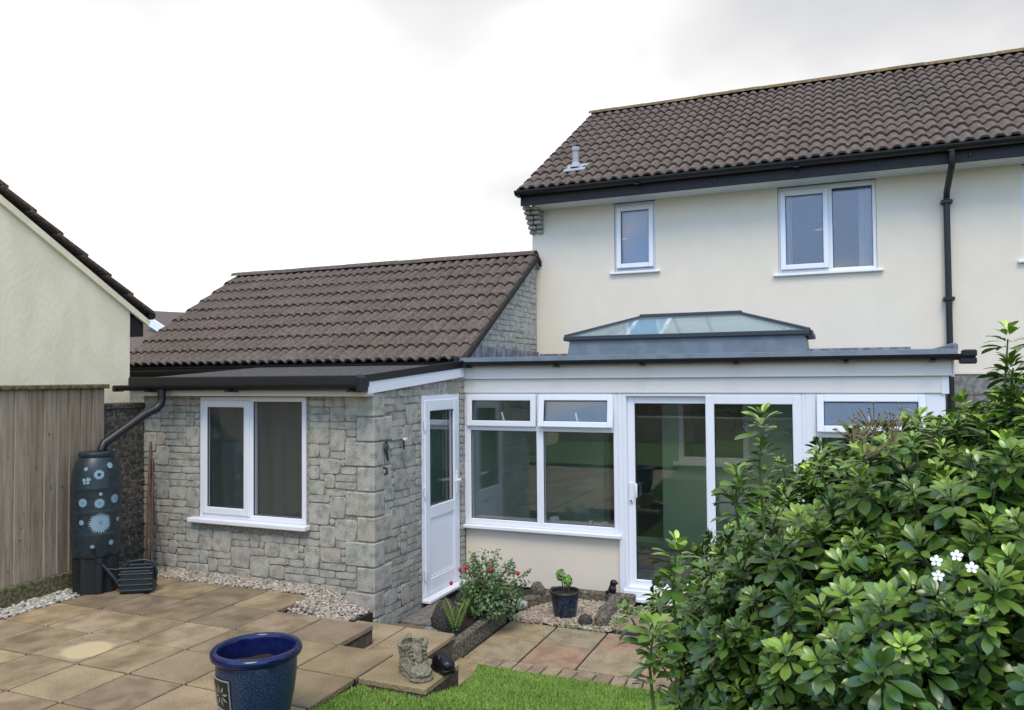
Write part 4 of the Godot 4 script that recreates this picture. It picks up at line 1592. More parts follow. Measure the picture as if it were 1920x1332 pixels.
	for p in panes:
		st = begin()
		var n: Vector3 = (p[1] - p[0]).cross(p[2] - p[0]).normalized()
		if n.y < 0.0:
			n = -n
		for d in [0.0, -0.02]:
			quad(st, p[0] + n * d, p[1] + n * d, p[2] + n * d, p[3] + n * d, n)
		obj("pane", st, M.roof_glass, l)

# ------------------------------------------------------------------ neighbouring houses
func neighbours() -> void:
	var h := node("neighbour_house")
	tag(h, "pale yellow rendered house gable with dark tiled verge beside the fence", "house")
	var X := -6.5
	var zr := -5.65
	var yr := 2.90
	var za := -0.9
	var sl := 0.625
	var ya := yr + (za - zr) * sl
	var zf := 2.0 * za - zr
	var st := begin()
	for x in [X, -15.0]:
		var out := Vector3(1 if x == X else -1, 0, 0)
		quad(st, Vector3(x, -0.1, zr), Vector3(x, -0.1, zf), Vector3(x, yr, zf), Vector3(x, yr, zr), out)
		tri(st, Vector3(x, yr, zr), Vector3(x, yr, zf), Vector3(x, ya, za), out)
	quad(st, Vector3(X, -0.1, zr), Vector3(-15, -0.1, zr), Vector3(-15, yr, zr), Vector3(X, yr, zr), Vector3.FORWARD)
	quad(st, Vector3(X, -0.1, zf), Vector3(-15, -0.1, zf), Vector3(-15, yr, zf), Vector3(X, yr, zf), Vector3.BACK)
	obj("wall", st, M.render_yellow, h)
	st = begin()
	var dirv := Vector3(0, sl, 1).normalized()
	var up := Vector3(0, 1, -sl).normalized()
	var e0 := Vector3(X, yr - 0.21 * sl, zr - 0.21)
	bar(st, Vector3(-10.72, e0.y, e0.z) + up * 0.02, Vector3(-10.72, ya, za) + up * 0.02, 8.4, 0.05, up)
	var up2 := Vector3(0, 1, sl).normalized()
	bar(st, Vector3(-10.72, e0.y, 2.0 * za - e0.z) + up2 * 0.02, Vector3(-10.72, ya, za) + up2 * 0.02, 8.4, 0.05, up2)
	var roof := obj("roof", st, M.roof_deck, h)
	st = begin()
	bar(st, Vector3(X + 0.02, e0.y - 0.045, e0.z), Vector3(X + 0.02, ya - 0.045, za), 0.03, 0.055, up)
	obj("bargeboard", st, M.render_yellow, h)
	# verge tiles, one per course
	var l := 0.30
	for k in 18:
		st = begin()
		var b := rr(0.75, 0.95)
		st.set_color(Color(b, b * 0.97, b * 0.97))
		var a := e0 + dirv * (k * l)
		a.x = X - 0.09
		var a2 := a + dirv * (l + 0.05)
		bar(st, a + up * 0.078, a2 + up * 0.052, 0.30, 0.034, up, 0.008)
		obj("tile", st, M.tile, roof)
	st = begin()
	box(st, -15.0, X - 0.01, yr - 0.31, yr - 0.12, zr - 0.17, zr - 0.002)
	obj("eaves_box", st, M.black_board, h)
	st = begin()
	tube(st, [Vector3(X + 0.03, yr - 0.09, zr - 0.245), Vector3(-15.0, yr - 0.09, zr - 0.245)], 0.045, 0.045, 12)
	obj("gutter", st, M.black, h)
	# house far behind the garage
	var d := node("distant_house")
	tag(d, "distant brown roofed house with white bargeboards behind the garage roof", "house")
	st = begin()
	quad(st, Vector3(-31, 5.45, -25.6), Vector3(-22.0, 4.75, -25.6), Vector3(-21, 2.5, -22.6), Vector3(-31, 3.2, -22.6), Vector3(0, 1, 1))
	quad(st, Vector3(-31, 5.45, -25.6), Vector3(-22.0, 4.75, -25.6), Vector3(-22, 2.5, -29), Vector3(-31, 2.5, -29), Vector3(0, 1, -1))
	obj("roof", st, M.tile, d)
	st = begin()
	box(st, -30.8, -21.5, 0.0, 3.3, -28.6, -23.0)
	obj("wall", st, M.render, d)
	for q in [[Vector3(-26.9, 4.72, -24.2), Vector3(-25.75, 4.12, -24.2)], [Vector3(-26.6, 3.75, -22.4), Vector3(-28.4, 2.9, -22.4)]]:
		st = begin()
		bar(st, q[0], q[1], 0.1, 0.34, Vector3.UP)
		obj("bargeboard", st, M.upvc, d)

# ------------------------------------------------------------------ fence and boundary wall on the left
func boundary() -> void:
	var f := node("boundary_fence", self, Vector3(-6.15, 0.35, -3.0))
	tag(f, "weathered grey brown close boarded fence on the left of the patio", "fence")
	var o := f.position
	var z := -5.07
	while z < 1.5:
		var w := rr(0.108, 0.132)
		var st := begin()
		var b := rr(0.68, 1.12)
		st.set_color(Color(b, b * rr(0.95, 1.0), b * rr(0.88, 0.99)))
		var bas := Basis(Vector3.UP, deg_to_rad(rr(4.5, 9.5)))
		cbox(st, Vector3(0.0, 0.94, z + w * 0.5 - o.z), Vector3(0.008, 0.785, w * 0.5 + 0.006), bas, 0.003)
		for kk in 3:
			# knots
			st.set_color(Color(b, b, b) * rr(0.30, 0.5))
			var kc := Vector3(0.0, rr(0.2, 1.65), z + w * rr(0.3, 0.7) - o.z)
			kc += bas.x * 0.0086 + bas.z * (kc.z - (z + w * 0.5 - o.z))
			kc.z = z + w * 0.5 - o.z + (kc.z - (z + w * 0.5 - o.z)) * 0.5
			var kr := rr(0.004, 0.010)
			for e in 8:
				var e0 := TAU * e / 8.0
				var e1 := TAU * (e + 1) / 8.0
				tri(st, kc, kc + bas.z * cos(e0) * kr + Vector3(0, sin(e0) * kr * 1.3, 0), kc + bas.z * cos(e1) * kr + Vector3(0, sin(e1) * kr * 1.3, 0), bas.x)
		obj("plank", st, M.fence, f)
		z += w
	var st2 := begin()
	box(st2, -0.045, 0.055, 1.725, 1.765, -5.09 - o.z, 1.5 - o.z, 0.008)
	obj("capping_rail", st2, M.moss_wood, f)
	st2 = begin()
	box(st2, -0.02, 0.03, -0.05, 0.155, -5.05 - o.z, 1.5 - o.z, 0.008)
	obj("gravel_board", st2, M.moss_wood, f)
	for zz in [-5.03, -2.9, -0.7]:
		st2 = begin()
		box(st2, -0.13, -0.03, -0.4, 1.72, zz - 0.05 - o.z, zz + 0.05 - o.z, 0.006)
		obj("post", st2, M.fence, f)
	var w := node("boundary_wall", self, Vector3(-6.2, 0, -5.2))
	tag(w, "dark weathered stone boundary wall between fence and lean-to", "wall")
	st2 = begin()
	box(st2, -0.25, 0.0, -0.1, 1.875, -0.36 - 0.4, 0.16)
	obj("mortar_core", st2, M.mortar, w)
	rubble(w, M.dark_stone, Vector3(0, 0.3, 0.16), Vector3(0, 0, -1), Vector3.UP, Vector3.RIGHT, 0.53, 1.58, 0.058, 0.075, func(_x: float, _y: float) -> bool: return false, 0.62, 0.95)
	for k in 2:
		st2 = begin()
		st2.set_color(stone_tint(0.6, 0.8))
		box(st2, -0.28, 0.03, 1.876, 1.93, 0.16 - k * 0.28 - 0.275, 0.16 - k * 0.28, 0.012)
		obj("coping_stone", st2, M.dark_stone, w)

# ------------------------------------------------------------------ what the windows mirror
func behind_the_camera() -> void:
	var w := node("garden_wall", self, Vector3(0, 0.5, 4.6))
	tag(w, "low stone retaining wall across the far end of the lawn", "wall")
	var st := begin()
	box(st, -9.0, 9.0, -0.6, 0.62, 0.0, 0.35, 0.03)
	obj("core", st, M.stone, w)
	var bed := begin()
	box(bed, -9.0, 9.0, -0.6, 0.55, 0.351, 2.2)
	struct(obj("soil_bed", bed, M.soil), "soil bed behind the low garden wall").position = Vector3(0, 0.5, 4.6)
	var f := node("back_fence", self, Vector3(0, 1.0, 6.6))
	tag(f, "tall brown garden fence behind the raised bed", "fence")
	for k in 120:
		st = begin()
		var b := rr(0.6, 0.85)
		st.set_color(Color(b, b * 0.9, b * 0.78))
		cbox(st, Vector3(-9.0 + k * 0.15, 0.85, 0), Vector3(0.074, 0.95, 0.012), Basis.IDENTITY, 0.003)
		obj("plank", st, M.fence, f)
	for k in 5:
		st = rock_shape(Vector3(0.7, 0.5, 0.5), k * 3.1, 0.4)
		var hs := obj("hedge_shrub", st, M.turf)
		hs.position = Vector3(-2.5 + k * 1.6, 1.35, 5.6 + rr(-0.2, 0.2))
		tag(hs, ["first", "second", "middle", "fourth", "last"][k] + " rounded dark green shrub from the left in the raised bed behind the lawn", "shrub", "shrubs in the raised bed")

# ------------------------------------------------------------------ water butt, can, canes
# flat print of a daisy on the round body: petals follow the cylinder
func butt_flower(ang: float, y: float, r: float, petals: int, body: Callable, inner := 0.0, ragged := 0.0) -> SurfaceTool:
	var st := begin()
	var put := func(a: float, b: float) -> Vector3:
		var yy := y + b
		var rad: float = body.call(yy) + 0.0025
		var an: float = ang + a / rad
		return Vector3(cos(an) * rad, yy, -sin(an) * rad)
	var n := petals * 4
	for k in n:
		var a0 := TAU * k / n
		var a1 := TAU * (k + 1) / n
		var f := func(a: float) -> float:
			return r * (1.0 - 0.26 * absf(sin(a * petals * 0.5)) - ragged * 0.5 * (1.0 + sin(a * 7.3)))
		var q0: float = f.call(a0)
		var q1: float = f.call(a1)
		for s in 3:
			var t0: float = lerpf(inner, 1.0, s / 3.0)
			var t1: float = lerpf(inner, 1.0, (s + 1) / 3.0)
			var p: Array = []
			for e in [[q0 * t0, a0], [q1 * t0, a1], [q1 * t1, a1], [q0 * t1, a0]]:
				p.append(put.call(cos(e[1]) * e[0], sin(e[1]) * e[0]))
			quad(st, p[0], p[1], p[2], p[3], Vector3(p[2].x, 0, p[2].z))
	return st

func rain_and_tools() -> void:
	var b := node("water_butt", self, Vector3(-5.905, 0.35, -4.80))
	tag(b, "dark green water butt printed with pale blue flowers in the patio corner", "water butt")
	var prof: Array = [Vector2(0.165, 0.30)]
	var keys := [[0.31, 0.178], [0.36, 0.186], [0.47, 0.192], [0.485, 0.199], [0.51, 0.199], [0.525, 0.192], [0.66, 0.194], [0.675, 0.201], [0.70, 0.201], [0.715, 0.194], [0.86, 0.193], [0.875, 0.200], [0.90, 0.200], [0.915, 0.192], [0.99, 0.188], [1.05, 0.178], [1.10, 0.160], [1.135, 0.140], [1.15, 0.128]]
	for k in keys:
		prof.append(Vector2(k[1], k[0]))
	var st := begin()
	lathe(st, Vector3.ZERO, prof, 48)
	obj("body", st, M.butt, b)
	var rad := func(y: float) -> float:
		for i in keys.size() - 1:
			if y <= keys[i + 1][0]:
				return lerpf(keys[i][1], keys[i + 1][1], clampf((y - keys[i][0]) / (keys[i + 1][0] - keys[i][0]), 0.0, 1.0))
		return 0.12
	st = begin()
	lathe(st, Vector3.ZERO, [Vector2(0.130, 1.145), Vector2(0.140, 1.15), Vector2(0.142, 1.175), Vector2(0.136, 1.186), Vector2(0.12, 1.188), Vector2(0.0, 1.19)], 40)
	obj("lid", st, M.butt, b)
	st = begin()
	var p: Array = []
	for y in [0.0, 0.01, 0.29, 0.30]:
		var row: Array = []
		for k in 64:
			var a := TAU * k / 64.0
			var r := 0.168 + 0.010 * signf(sin(a * 8.0)) * (0.0 if y == 0.30 else 1.0)
			row.append(Vector3(cos(a) * r, y, -sin(a) * r))
		p.append(row)
	surf(st, p, false, true, -1.0)
	lathe(st, Vector3.ZERO, [Vector2(0.16, 0.298), Vector2(0.0, 0.30)], 40)
	obj("stand", st, M.butt_stand, b)
	# angle a: x = cos a, z = -sin a; the viewer lies at +x, +z of the butt
	var base := -atan2(4.80, 5.905)
	var fl := [[0.10, 1.005, 0.050, 12, 0.40], [-0.46, 1.055, 0.020, 7, 0.0], [0.62, 1.075, 0.032, 9, 0.0], [-0.55, 0.775, 0.046, 13, 0.0], [0.12, 0.765, 0.050, 13, 0.0], [0.78, 0.79, 0.048, 12, 0.0], [0.16, 0.842, 0.019, 7, 0.0], [0.14, 0.60, 0.094, 26, 0.0], [-0.60, 0.61, 0.028, 8, 0.0], [0.98, 0.61, 0.026, 8, 0.0], [-0.15, 0.405, 0.022, 7, 0.0], [0.62, 0.425, 0.028, 8, 0.0]]
	for q in fl:
		obj("flower_print", butt_flower(base + q[0], q[1], q[2] * (1.04 if q[3] > 20 else 0.9), q[3], rad, q[4], 0.06 if q[3] > 20 else 0.0), M.print_blue, b)
	var rad2 := func(y: float) -> float: return rad.call(y) + 0.0025
	for q in [[-0.55, 0.775, 0.020], [0.12, 0.765, 0.022], [0.78, 0.79, 0.020], [0.16, 0.605, 0.026]]:
		obj("flower_centre", butt_flower(base + q[0], q[1], q[2] * 0.75, 9, rad2, 0.0, 0.15), M.print_mid, b)
	# butterfly
	for e in [[-0.50, 0.963, 0.019], [-0.32, 0.968, 0.021], [-0.48, 0.938, 0.014], [-0.34, 0.940, 0.015]]:
		obj("butterfly_print", butt_flower(base + e[0], e[1], e[2], 3, rad, 0.0), M.print_blue, b)
	st = begin()
	var tp := Vector3(cos(base - 0.1), 0, -sin(base - 0.1))
	tube(st, [tp * 0.17 + Vector3(0, 0.38, 0), tp * 0.235 + Vector3(0, 0.38, 0)], 0.014, 0.014, 10)
	tube(st, [tp * 0.23 + Vector3(0, 0.40, 0), tp * 0.23 + Vector3(0, 0.345, 0)], 0.012, 0.010, 10)
	obj("tap", st, M.black, b)

	# boxy watering can
	var c := node("watering_can", self, Vector3(-5.51, 0.352, -4.885))
	c.rotation.y = deg_to_rad(32.0)
	tag(c, "dark green plastic watering can standing beside the water butt", "watering can")
	st = begin()
	cbox(st, Vector3(0, 0.105, 0), Vector3(0.135, 0.105, 0.075), Basis.IDENTITY, 0.02)
	for y in [0.03, 0.075, 0.12, 0.165]:
		cbox(st, Vector3(0, y, 0), Vector3(0.139, 0.010, 0.079), Basis.IDENTITY, 0.008)
	obj("body", st, M.can, c)
	st = begin()
	box(st, -0.14, 0.14, 0.205, 0.222, -0.078, -0.05, 0.006)
	box(st, -0.14, 0.14, 0.205, 0.222, 0.05, 0.078, 0.006)
	box(st, 0.112, 0.14, 0.205, 0.222, -0.05, 0.05, 0.006)
	box(st, -0.14, -0.118, 0.205, 0.222, -0.05, 0.05, 0.006)
	obj("rim", st, M.can, c)
	st = begin()
	tube(st, [Vector3(-0.10, 0.21, 0), Vector3(-0.07, 0.255, 0), Vector3(0.05, 0.268, 0), Vector3(0.12, 0.245, 0), Vector3(0.148, 0.17, 0), Vector3(0.142, 0.10, 0)], 0.013, 0.013, 10)
	tube(st, [Vector3(-0.14, 0.19, 0), Vector3(-0.25, 0.205, 0)], 0.007, 0.007, 8)
	obj("handle", st, M.can, c)
	st = begin()
	tube(st, [Vector3(-0.13, 0.05, 0), Vector3(-0.20, 0.14, 0), Vector3(-0.285, 0.245, 0)], 0.022, 0.011, 10)
	obj("spout", st, M.can, c)
	st = begin()
	tube(st, [Vector3(-0.28, 0.24, 0), Vector3(-0.30, 0.256, 0), Vector3(-0.318, 0.264, 0)], 0.012, 0.036, 16)
	obj("rose", st, M.can, c)

	# canes leaning in the corner
	for k in 6:
		st = begin()
		var bx := -6.06 + k * 0.028
		var a := Vector3(bx + rr(-0.01, 0.04), 0.36, -5.43 + rr(-0.03, 0.05))
		var t := Vector3(-6.10 + k * 0.014, [1.50, 1.56, 1.28, 1.40, 1.05, 0.98][k], -5.535)
		if k == 5:
			a = Vector3(-5.83, 0.37, -5.47)
			t = Vector3(-6.06, 1.05, -5.53)
		var w: float = [0.008, 0.012, 0.007, 0.011, 0.007, 0.005][k]
		var b2 := rr(0.8, 1.1)
		st.set_color(Color(b2, b2 * 0.95, b2 * 0.9))
		tube(st, [a, a.lerp(t, 0.5) + Vector3(rr(-0.006, 0.006), 0, 0.004), t], w, w * 0.8, 8)
		var cl: String = ["tall thick", "tallest reddish", "thin middling", "stout middling", "short thin", "slanting thin pale"][k]
		tag(obj("garden_cane", st, M.cane), cl + " brown cane leaning in the stone wall corner behind the watering can", "cane", "canes leaning in the corner")

# ------------------------------------------------------------------ pots, boots, wall ornaments
func pots_and_ornaments() -> void:
	var b := node("blue_planter", self, Vector3(-2.765, 0.352, -3.185))
	tag(b, "large glazed blue planter with square flower motif and bare soil", "planter")
	var st := begin()
	lathe(st, Vector3.ZERO, [Vector2(0.0, 0.0), Vector2(0.125, 0.0), Vector2(0.14, 0.01), Vector2(0.165, 0.09), Vector2(0.187, 0.20), Vector2(0.198, 0.29), Vector2(0.200, 0.345), Vector2(0.196, 0.372), Vector2(0.19, 0.385)], 64)
	obj("body", st, M.blue_pot, b)
	st = begin()
	lathe(st, Vector3.ZERO, [Vector2(0.193, 0.380), Vector2(0.210, 0.384), Vector2(0.222, 0.394), Vector2(0.227, 0.408), Vector2(0.225, 0.422), Vector2(0.215, 0.433), Vector2(0.202, 0.435), Vector2(0.192, 0.428), Vector2(0.186, 0.41), Vector2(0.184, 0.36), Vector2(0.183, 0.28)], 64)
	obj("rim", st, M.cobalt, b)
	st = begin()
	var p: Array = []
	for i in 9:
		var row: Array = []
		for k in 36:
			var a := TAU * k / 36.0
			var r := 0.185 * (1.0 - i / 8.0)
			var q := Vector3(cos(a) * r, 0, -sin(a) * r)
			row.append(Vector3(q.x, 0.335 + 0.022 * nz(q + Vector3(3, 0, 1), 14.0) + 0.01 * nz(q, 40.0) - 0.012 * r / 0.18, q.z))
		p.append(row)
	surf(st, p, false, true, -1.0)
	obj("soil", st, M.soil, b)
	# square motif with a leaf star, on the side that the viewer sees at the left
	var body_r := func(y: float) -> float:
		return lerpf(0.165, 0.200, clampf((y - 0.09) / 0.22, 0.0, 1.0) ** 0.75)
	var va := -atan2(3.145, 2.735) + PI * 0.0
	var ma := va - 1.02
	var onpot := func(u: float, v: float, d: float) -> Vector3:
		var y := 0.245 + v
		var r: float = body_r.call(y) + d
		var a: float = ma + u / 0.19
		return Vector3(cos(a) * r, y, -sin(a) * r)
	st = begin()
	for i in 6:
		for j in 4:
			var u0 := -0.062 + 0.124 * i / 6.0
			var u1 := -0.062 + 0.124 * (i + 1) / 6.0
			var v0 := -0.075 + 0.15 * j / 4.0
			var v1 := -0.075 + 0.15 * (j + 1) / 4.0
			quad(st, onpot.call(u0, v0, 0.004), onpot.call(u1, v0, 0.004), onpot.call(u1, v1, 0.004), onpot.call(u0, v1, 0.004), onpot.call(u0, v0, 0.1) * Vector3(1, 0, 1))
	obj("motif_plate", st, M.pot_plate, b)
	st = begin()
	var line := func(a: Vector2, c: Vector2, w: float) -> void:
		var pts: Array = []
		for k in 7:
			var q := a.lerp(c, k / 6.0)
			pts.append(onpot.call(q.x, q.y, 0.006))
		tube(st, pts, w, w, 6)
	for q in [[-1, -1, 1, -1], [1, -1, 1, 1], [1, 1, -1, 1], [-1, 1, -1, -1]]:
		line.call(Vector2(q[0] * 0.063, q[1] * 0.076), Vector2(q[2] * 0.063, q[3] * 0.076), 0.004)
	obj("motif_border", st, M.pot_line, b)
	st = begin()
	for k in 8:
		var a := TAU * (k + 0.3) / 8.0
		var d := Vector2(cos(a), sin(a))
		var n := Vector2(-d.y, d.x)
		var pts := [d * 0.010, d * 0.034 + n * 0.008, d * 0.056, d * 0.034 - n * 0.008]
		quad(st, onpot.call(pts[0].x, pts[0].y, 0.007), onpot.call(pts[1].x, pts[1].y, 0.007), onpot.call(pts[2].x, pts[2].y, 0.007), onpot.call(pts[3].x, pts[3].y, 0.007), onpot.call(0, 0, 0.1) * Vector3(1, 0, 1))
	obj("motif_leaves", st, M.pot_line, b)

	# small teal pot with a young plant on the gravel
	var t := node("teal_pot", self, Vector3(-2.275, 0.02, -6.60))
	tag(t, "small dark teal glazed pot with curly green seedling on brown gravel", "plant pot")
	st = begin()
	lathe(st, Vector3.ZERO, [Vector2(0.0, 0.0), Vector2(0.088, 0.0), Vector2(0.098, 0.012), Vector2(0.112, 0.10), Vector2(0.124, 0.19), Vector2(0.126, 0.205)], 48)
	obj("body", st, M.teal_pot, t)
	st = begin()
	lathe(st, Vector3.ZERO, [Vector2(0.124, 0.198), Vector2(0.138, 0.204), Vector2(0.142, 0.214), Vector2(0.136, 0.226), Vector2(0.124, 0.226), Vector2(0.118, 0.21), Vector2(0.114, 0.15)], 48)
	obj("rim", st, M.pot_plate, t)
	st = begin()
	lathe(st, Vector3.ZERO, [Vector2(0.118, 0.195), Vector2(0.08, 0.202), Vector2(0.0, 0.205)], 24)
	obj("soil", st, M.soil, t)
	for s in 2:
		var sx := -0.012 if s == 0 else 0.03
		var top := Vector3(sx * 1.6 - 0.015, 0.36 if s == 0 else 0.315, 0.01)
		st = begin()
		tube(st, [Vector3(sx, 0.20, 0), Vector3(sx * 1.3, 0.26, 0.005), top], 0.007, 0.005, 7)
		obj("stem", st, M.twig, t)
		var xf: Array = []
		var col: Array = []
		for k in 130:
			var d := Vector3(rng.randfn(), rng.randfn(), rng.randfn()).normalized()
			var q := top + Vector3(d.x * 0.045, d.y * 0.055, d.z * 0.045) * rr(0.5, 1.0)
			xf.append(Transform3D(facing(d + Vector3(0, 0.3, 0), rr(0, TAU)).scaled(Vector3.ONE * rr(0.018, 0.03)), q))
			col.append(Color(0.17, 0.34, 0.05) * rr(0.7, 1.2))
		stuff(many("foliage", leaf_mesh(0.75, 0.35, 0.3), M.small_leaf, xf, col, t))

	# stone boot and dark boot on the corner slab
	var bt := node("boot_planter", self, Vector3(-2.40, 0.35, -4.165))
	tag(bt, "weathered buff stone boot planter on the corner of the patio", "planter")
	bt.rotation.y = deg_to_rad(-42.0)
	var sdf := func(q: Vector3) -> float:
		# toe towards +x
		var shaft := d_cap(q, Vector3(-0.045, 0.06, 0), Vector3(-0.05, 0.20, 0), 0.070, 0.078)
		var heel := d_ell(q, Vector3(-0.05, 0.045, 0), Vector3(0.075, 0.06, 0.066))
		var foot := d_cap(q, Vector3(-0.02, 0.055, 0), Vector3(0.085, 0.042, 0), 0.062, 0.048)
		var toe := d_ell(q, Vector3(0.095, 0.045, 0), Vector3(0.062, 0.045, 0.058))
		var d := smin(smin(shaft, heel, 0.03), smin(foot, toe, 0.03), 0.035)
		# folded collar and hollow shaft
		var collar := d_cap(q, Vector3(-0.055, 0.197, 0), Vector3(-0.05, 0.207, 0), 0.079, 0.083)
		collar = maxf(collar, absf(q.y - 0.198 - 0.010 * sin(atan2(q.z, q.x + 0.05) * 3.0)) - 0.016)
		d = smin(d, collar, 0.012)
		d = maxf(d, q.y - (0.214 + 0.012 * sin(atan2(q.z, q.x + 0.05) * 3.0)))
		var hole := d_cap(q, Vector3(-0.05, 0.12, 0), Vector3(-0.05, 0.30, 0), 0.056, 0.058)
		d = maxf(d, -hole)
		# tongue, laces, back loop, sole
		d = smin(d, d_cap(q, Vector3(0.028, 0.20, 0), Vector3(0.055, 0.115, 0), 0.026, 0.024), 0.012)
		for k in 4:
			var y := 0.105 + k * 0.026
			var x := 0.052 - k * 0.009
			d = smin(d, d_cap(q, Vector3(x, y - 0.008, -0.045), Vector3(x + 0.018, y + 0.006, 0.040), 0.0075, 0.0075), 0.006)
		d = smin(d, d_cap(q, Vector3(-0.125, 0.235, 0.0), Vector3(-0.135, 0.19, 0), 0.011, 0.011), 0.01)
		d = smin(d, d_cap(q, Vector3(-0.125, 0.235, 0.0), Vector3(-0.10, 0.222, 0), 0.011, 0.011), 0.01)
		var sole := maxf(d_cap(Vector3(q.x, 0, q.z), Vector3(-0.055, 0, 0), Vector3(0.095, 0, 0), 0.072, 0.066), absf(q.y - 0.011) - 0.011)
		d = minf(d, sole)
		d = maxf(d, -q.y)
		d += 0.006 * nz(q, 24.0) + 0.003 * nz(q, 60.0) + 0.0035 * sin(q.y * 150.0 + q.x * 60.0) * smoothstep(0.15, 0.06, q.y) * 0.6
		return d
	obj("boot", blob(sdf, Vector3(-0.16, -0.012, -0.11), Vector3(0.18, 0.26, 0.11), 0.0062), M.boot, bt)
	bt.scale = Vector3(1.04, 0.84, 1.15)
	st = begin()
	lathe(st, Vector3(-0.05, 0, 0), [Vector2(0.058, 0.15), Vector2(0.0, 0.155)], 16)
	obj("soil", st, M.boot, bt)
	var bk := node("dark_boot", self, Vector3(-2.268, 0.35, -4.27))
	bk.rotation.y = deg_to_rad(-30.0)
	tag(bk, "small shiny black boot ornament behind the stone boot planter", "ornament")
	var sdf2 := func(q: Vector3) -> float:
		var d := smin(d_ell(q, Vector3(-0.03, 0.052, 0), Vector3(0.058, 0.055, 0.05)), d_ell(q, Vector3(0.045, 0.046, 0), Vector3(0.055, 0.044, 0.048)), 0.03)
		d = smin(d, d_ell(q, Vector3(-0.005, 0.088, 0), Vector3(0.024, 0.011, 0.021)), 0.012)
		var sole := maxf(d_cap(Vector3(q.x, 0, q.z), Vector3(-0.04, 0, 0), Vector3(0.05, 0, 0), 0.054, 0.052), absf(q.y - 0.014) - 0.012)
		sole = maxf(sole, -d_cap(q, Vector3(0.115, 0.012, -0.03), Vector3(0.115, 0.012, 0.06), 0.022, 0.022))
		d = smin(d, sole, 0.006)
		d = maxf(d, -q.y)
		return d + 0.003 * nz(q, 30.0)
	obj("boot", blob(sdf2, Vector3(-0.11, -0.01, -0.075), Vector3(0.125, 0.125, 0.075), 0.006), M.black_glaze, bk)

	# ornaments on the stone side wall
	var k := node("bird_ornament", self, Vector3(-3.555, 1.54, -5.70))
	tag(k, "teal and orange kingfisher wall ornament on the stone wall", "ornament")
	st = begin()
	var pp: Array = []
	for i in 9:
		var row: Array = []
		var tt := i / 8.0
		for j in 10:
			var a := TAU * j / 10.0
			var r := 0.024 * sqrt(maxf(0.0, sin(PI * clampf(tt, 0.001, 0.999)))) + 0.001
			row.append(Vector3(cos(a) * r * 0.6, lerpf(0.065, -0.045, tt), sin(a) * r + 0.012 * sin(tt * 3.0)))
		pp.append(row)
	surf(st, pp, false, true, -1.0)
	obj("body", st, M.teal, k)
	st = begin()
	tube(st, [Vector3(0, -0.03, -0.002), Vector3(0.003, -0.075, -0.008), Vector3(0.004, -0.10, -0.016)], 0.014, 0.008, 8)
	obj("tail", st, M.teal, k)
	st = begin()
	tube(st, [Vector3(0.006, 0.04, -0.012), Vector3(0.010, 0.01, -0.020), Vector3(0.008, -0.02, -0.012)], 0.008, 0.010, 8)
	obj("breast", st, M.orange, k)
	st = begin()
	tube(st, [Vector3(0.002, 0.058, 0.012), Vector3(0.0, 0.075, -0.004), Vector3(0.002, 0.078, -0.030)], 0.013, 0.002, 8)
	obj("head", st, M.teal, k)
	var hk := node("iron_hook", self, Vector3(-3.565, 1.36, -5.665))
	tag(hk, "small dark iron hook on the stone wall below the bird", "hook")
	st = begin()
	tube(st, [Vector3(0, 0.03, 0), Vector3(0.03, 0.02, 0), Vector3(0.035, -0.02, 0), Vector3(0.01, -0.03, 0)], 0.011, 0.009, 8)
	obj("hook", st, M.iron, hk)
	var th := node("wall_scoop", self, Vector3(-3.57, 1.53, -6.0))
	tag(th, "small hanging metal scoop with white tag beside the white door", "ornament")
	st = begin()
	box(st, 0.0, 0.02, 0.062, 0.085, -0.04, 0.012, 0.004)
	obj("tag_plate", st, M.upvc, th)
	st = begin()
	tube(st, [Vector3(0.01, 0.065, 0.015), Vector3(0.012, 0.02, 0.012), Vector3(0.01, -0.02, 0.002)], 0.008, 0.006, 7)
	obj("strap", st, M.iron, th)
	st = begin()
	cbox(st, Vector3(0.012, -0.06, 0.0), Vector3(0.006, 0.042, 0.016), Basis.IDENTITY, 0.005)
	obj("scoop", st, M.metal, th)

# ------------------------------------------------------------------ plants' building blocks
func facing(n: Vector3, spin: float) -> Basis:
	n = n.normalized()
	var a := n.cross(Vector3(0.3, 0.2, 0.93)).normalized()
	var b := n.cross(a)
	var u := a * cos(spin) + b * sin(spin)
	# x across, y out, -z along the leaf
	return Basis(u.cross(n).normalized() * -1.0, n, -u)

# unit leaf along -z, folded along the rib and drooping
func leaf_mesh(width: float, fold: float, droop: float, segs := 5) -> ArrayMesh:
	var st := begin()
	leaf_into(st, Transform3D.IDENTITY, width, fold, droop, segs)
	return st.commit()

func leaf_into(st: SurfaceTool, xf: Transform3D, width: float, fold: float, droop: float, segs := 5, col := Color.WHITE) -> void:
	var p: Array = []
	for i in segs + 1:
		var t := float(i) / segs
		var w := width * 0.5 * pow(sin(PI * pow(t, 1.5) * 0.97 + 0.03), 0.75) if i < segs else 0.0
		var y := -droop * t * t
		var row: Array = []
		for s in [-1.0, 0.0, 1.0]:
			row.append(xf * Vector3(s * w, y + absf(s) * w * fold, -t))
		p.append(row)
	st.set_color(col)
	surf(st, p, false, false, 1.0)

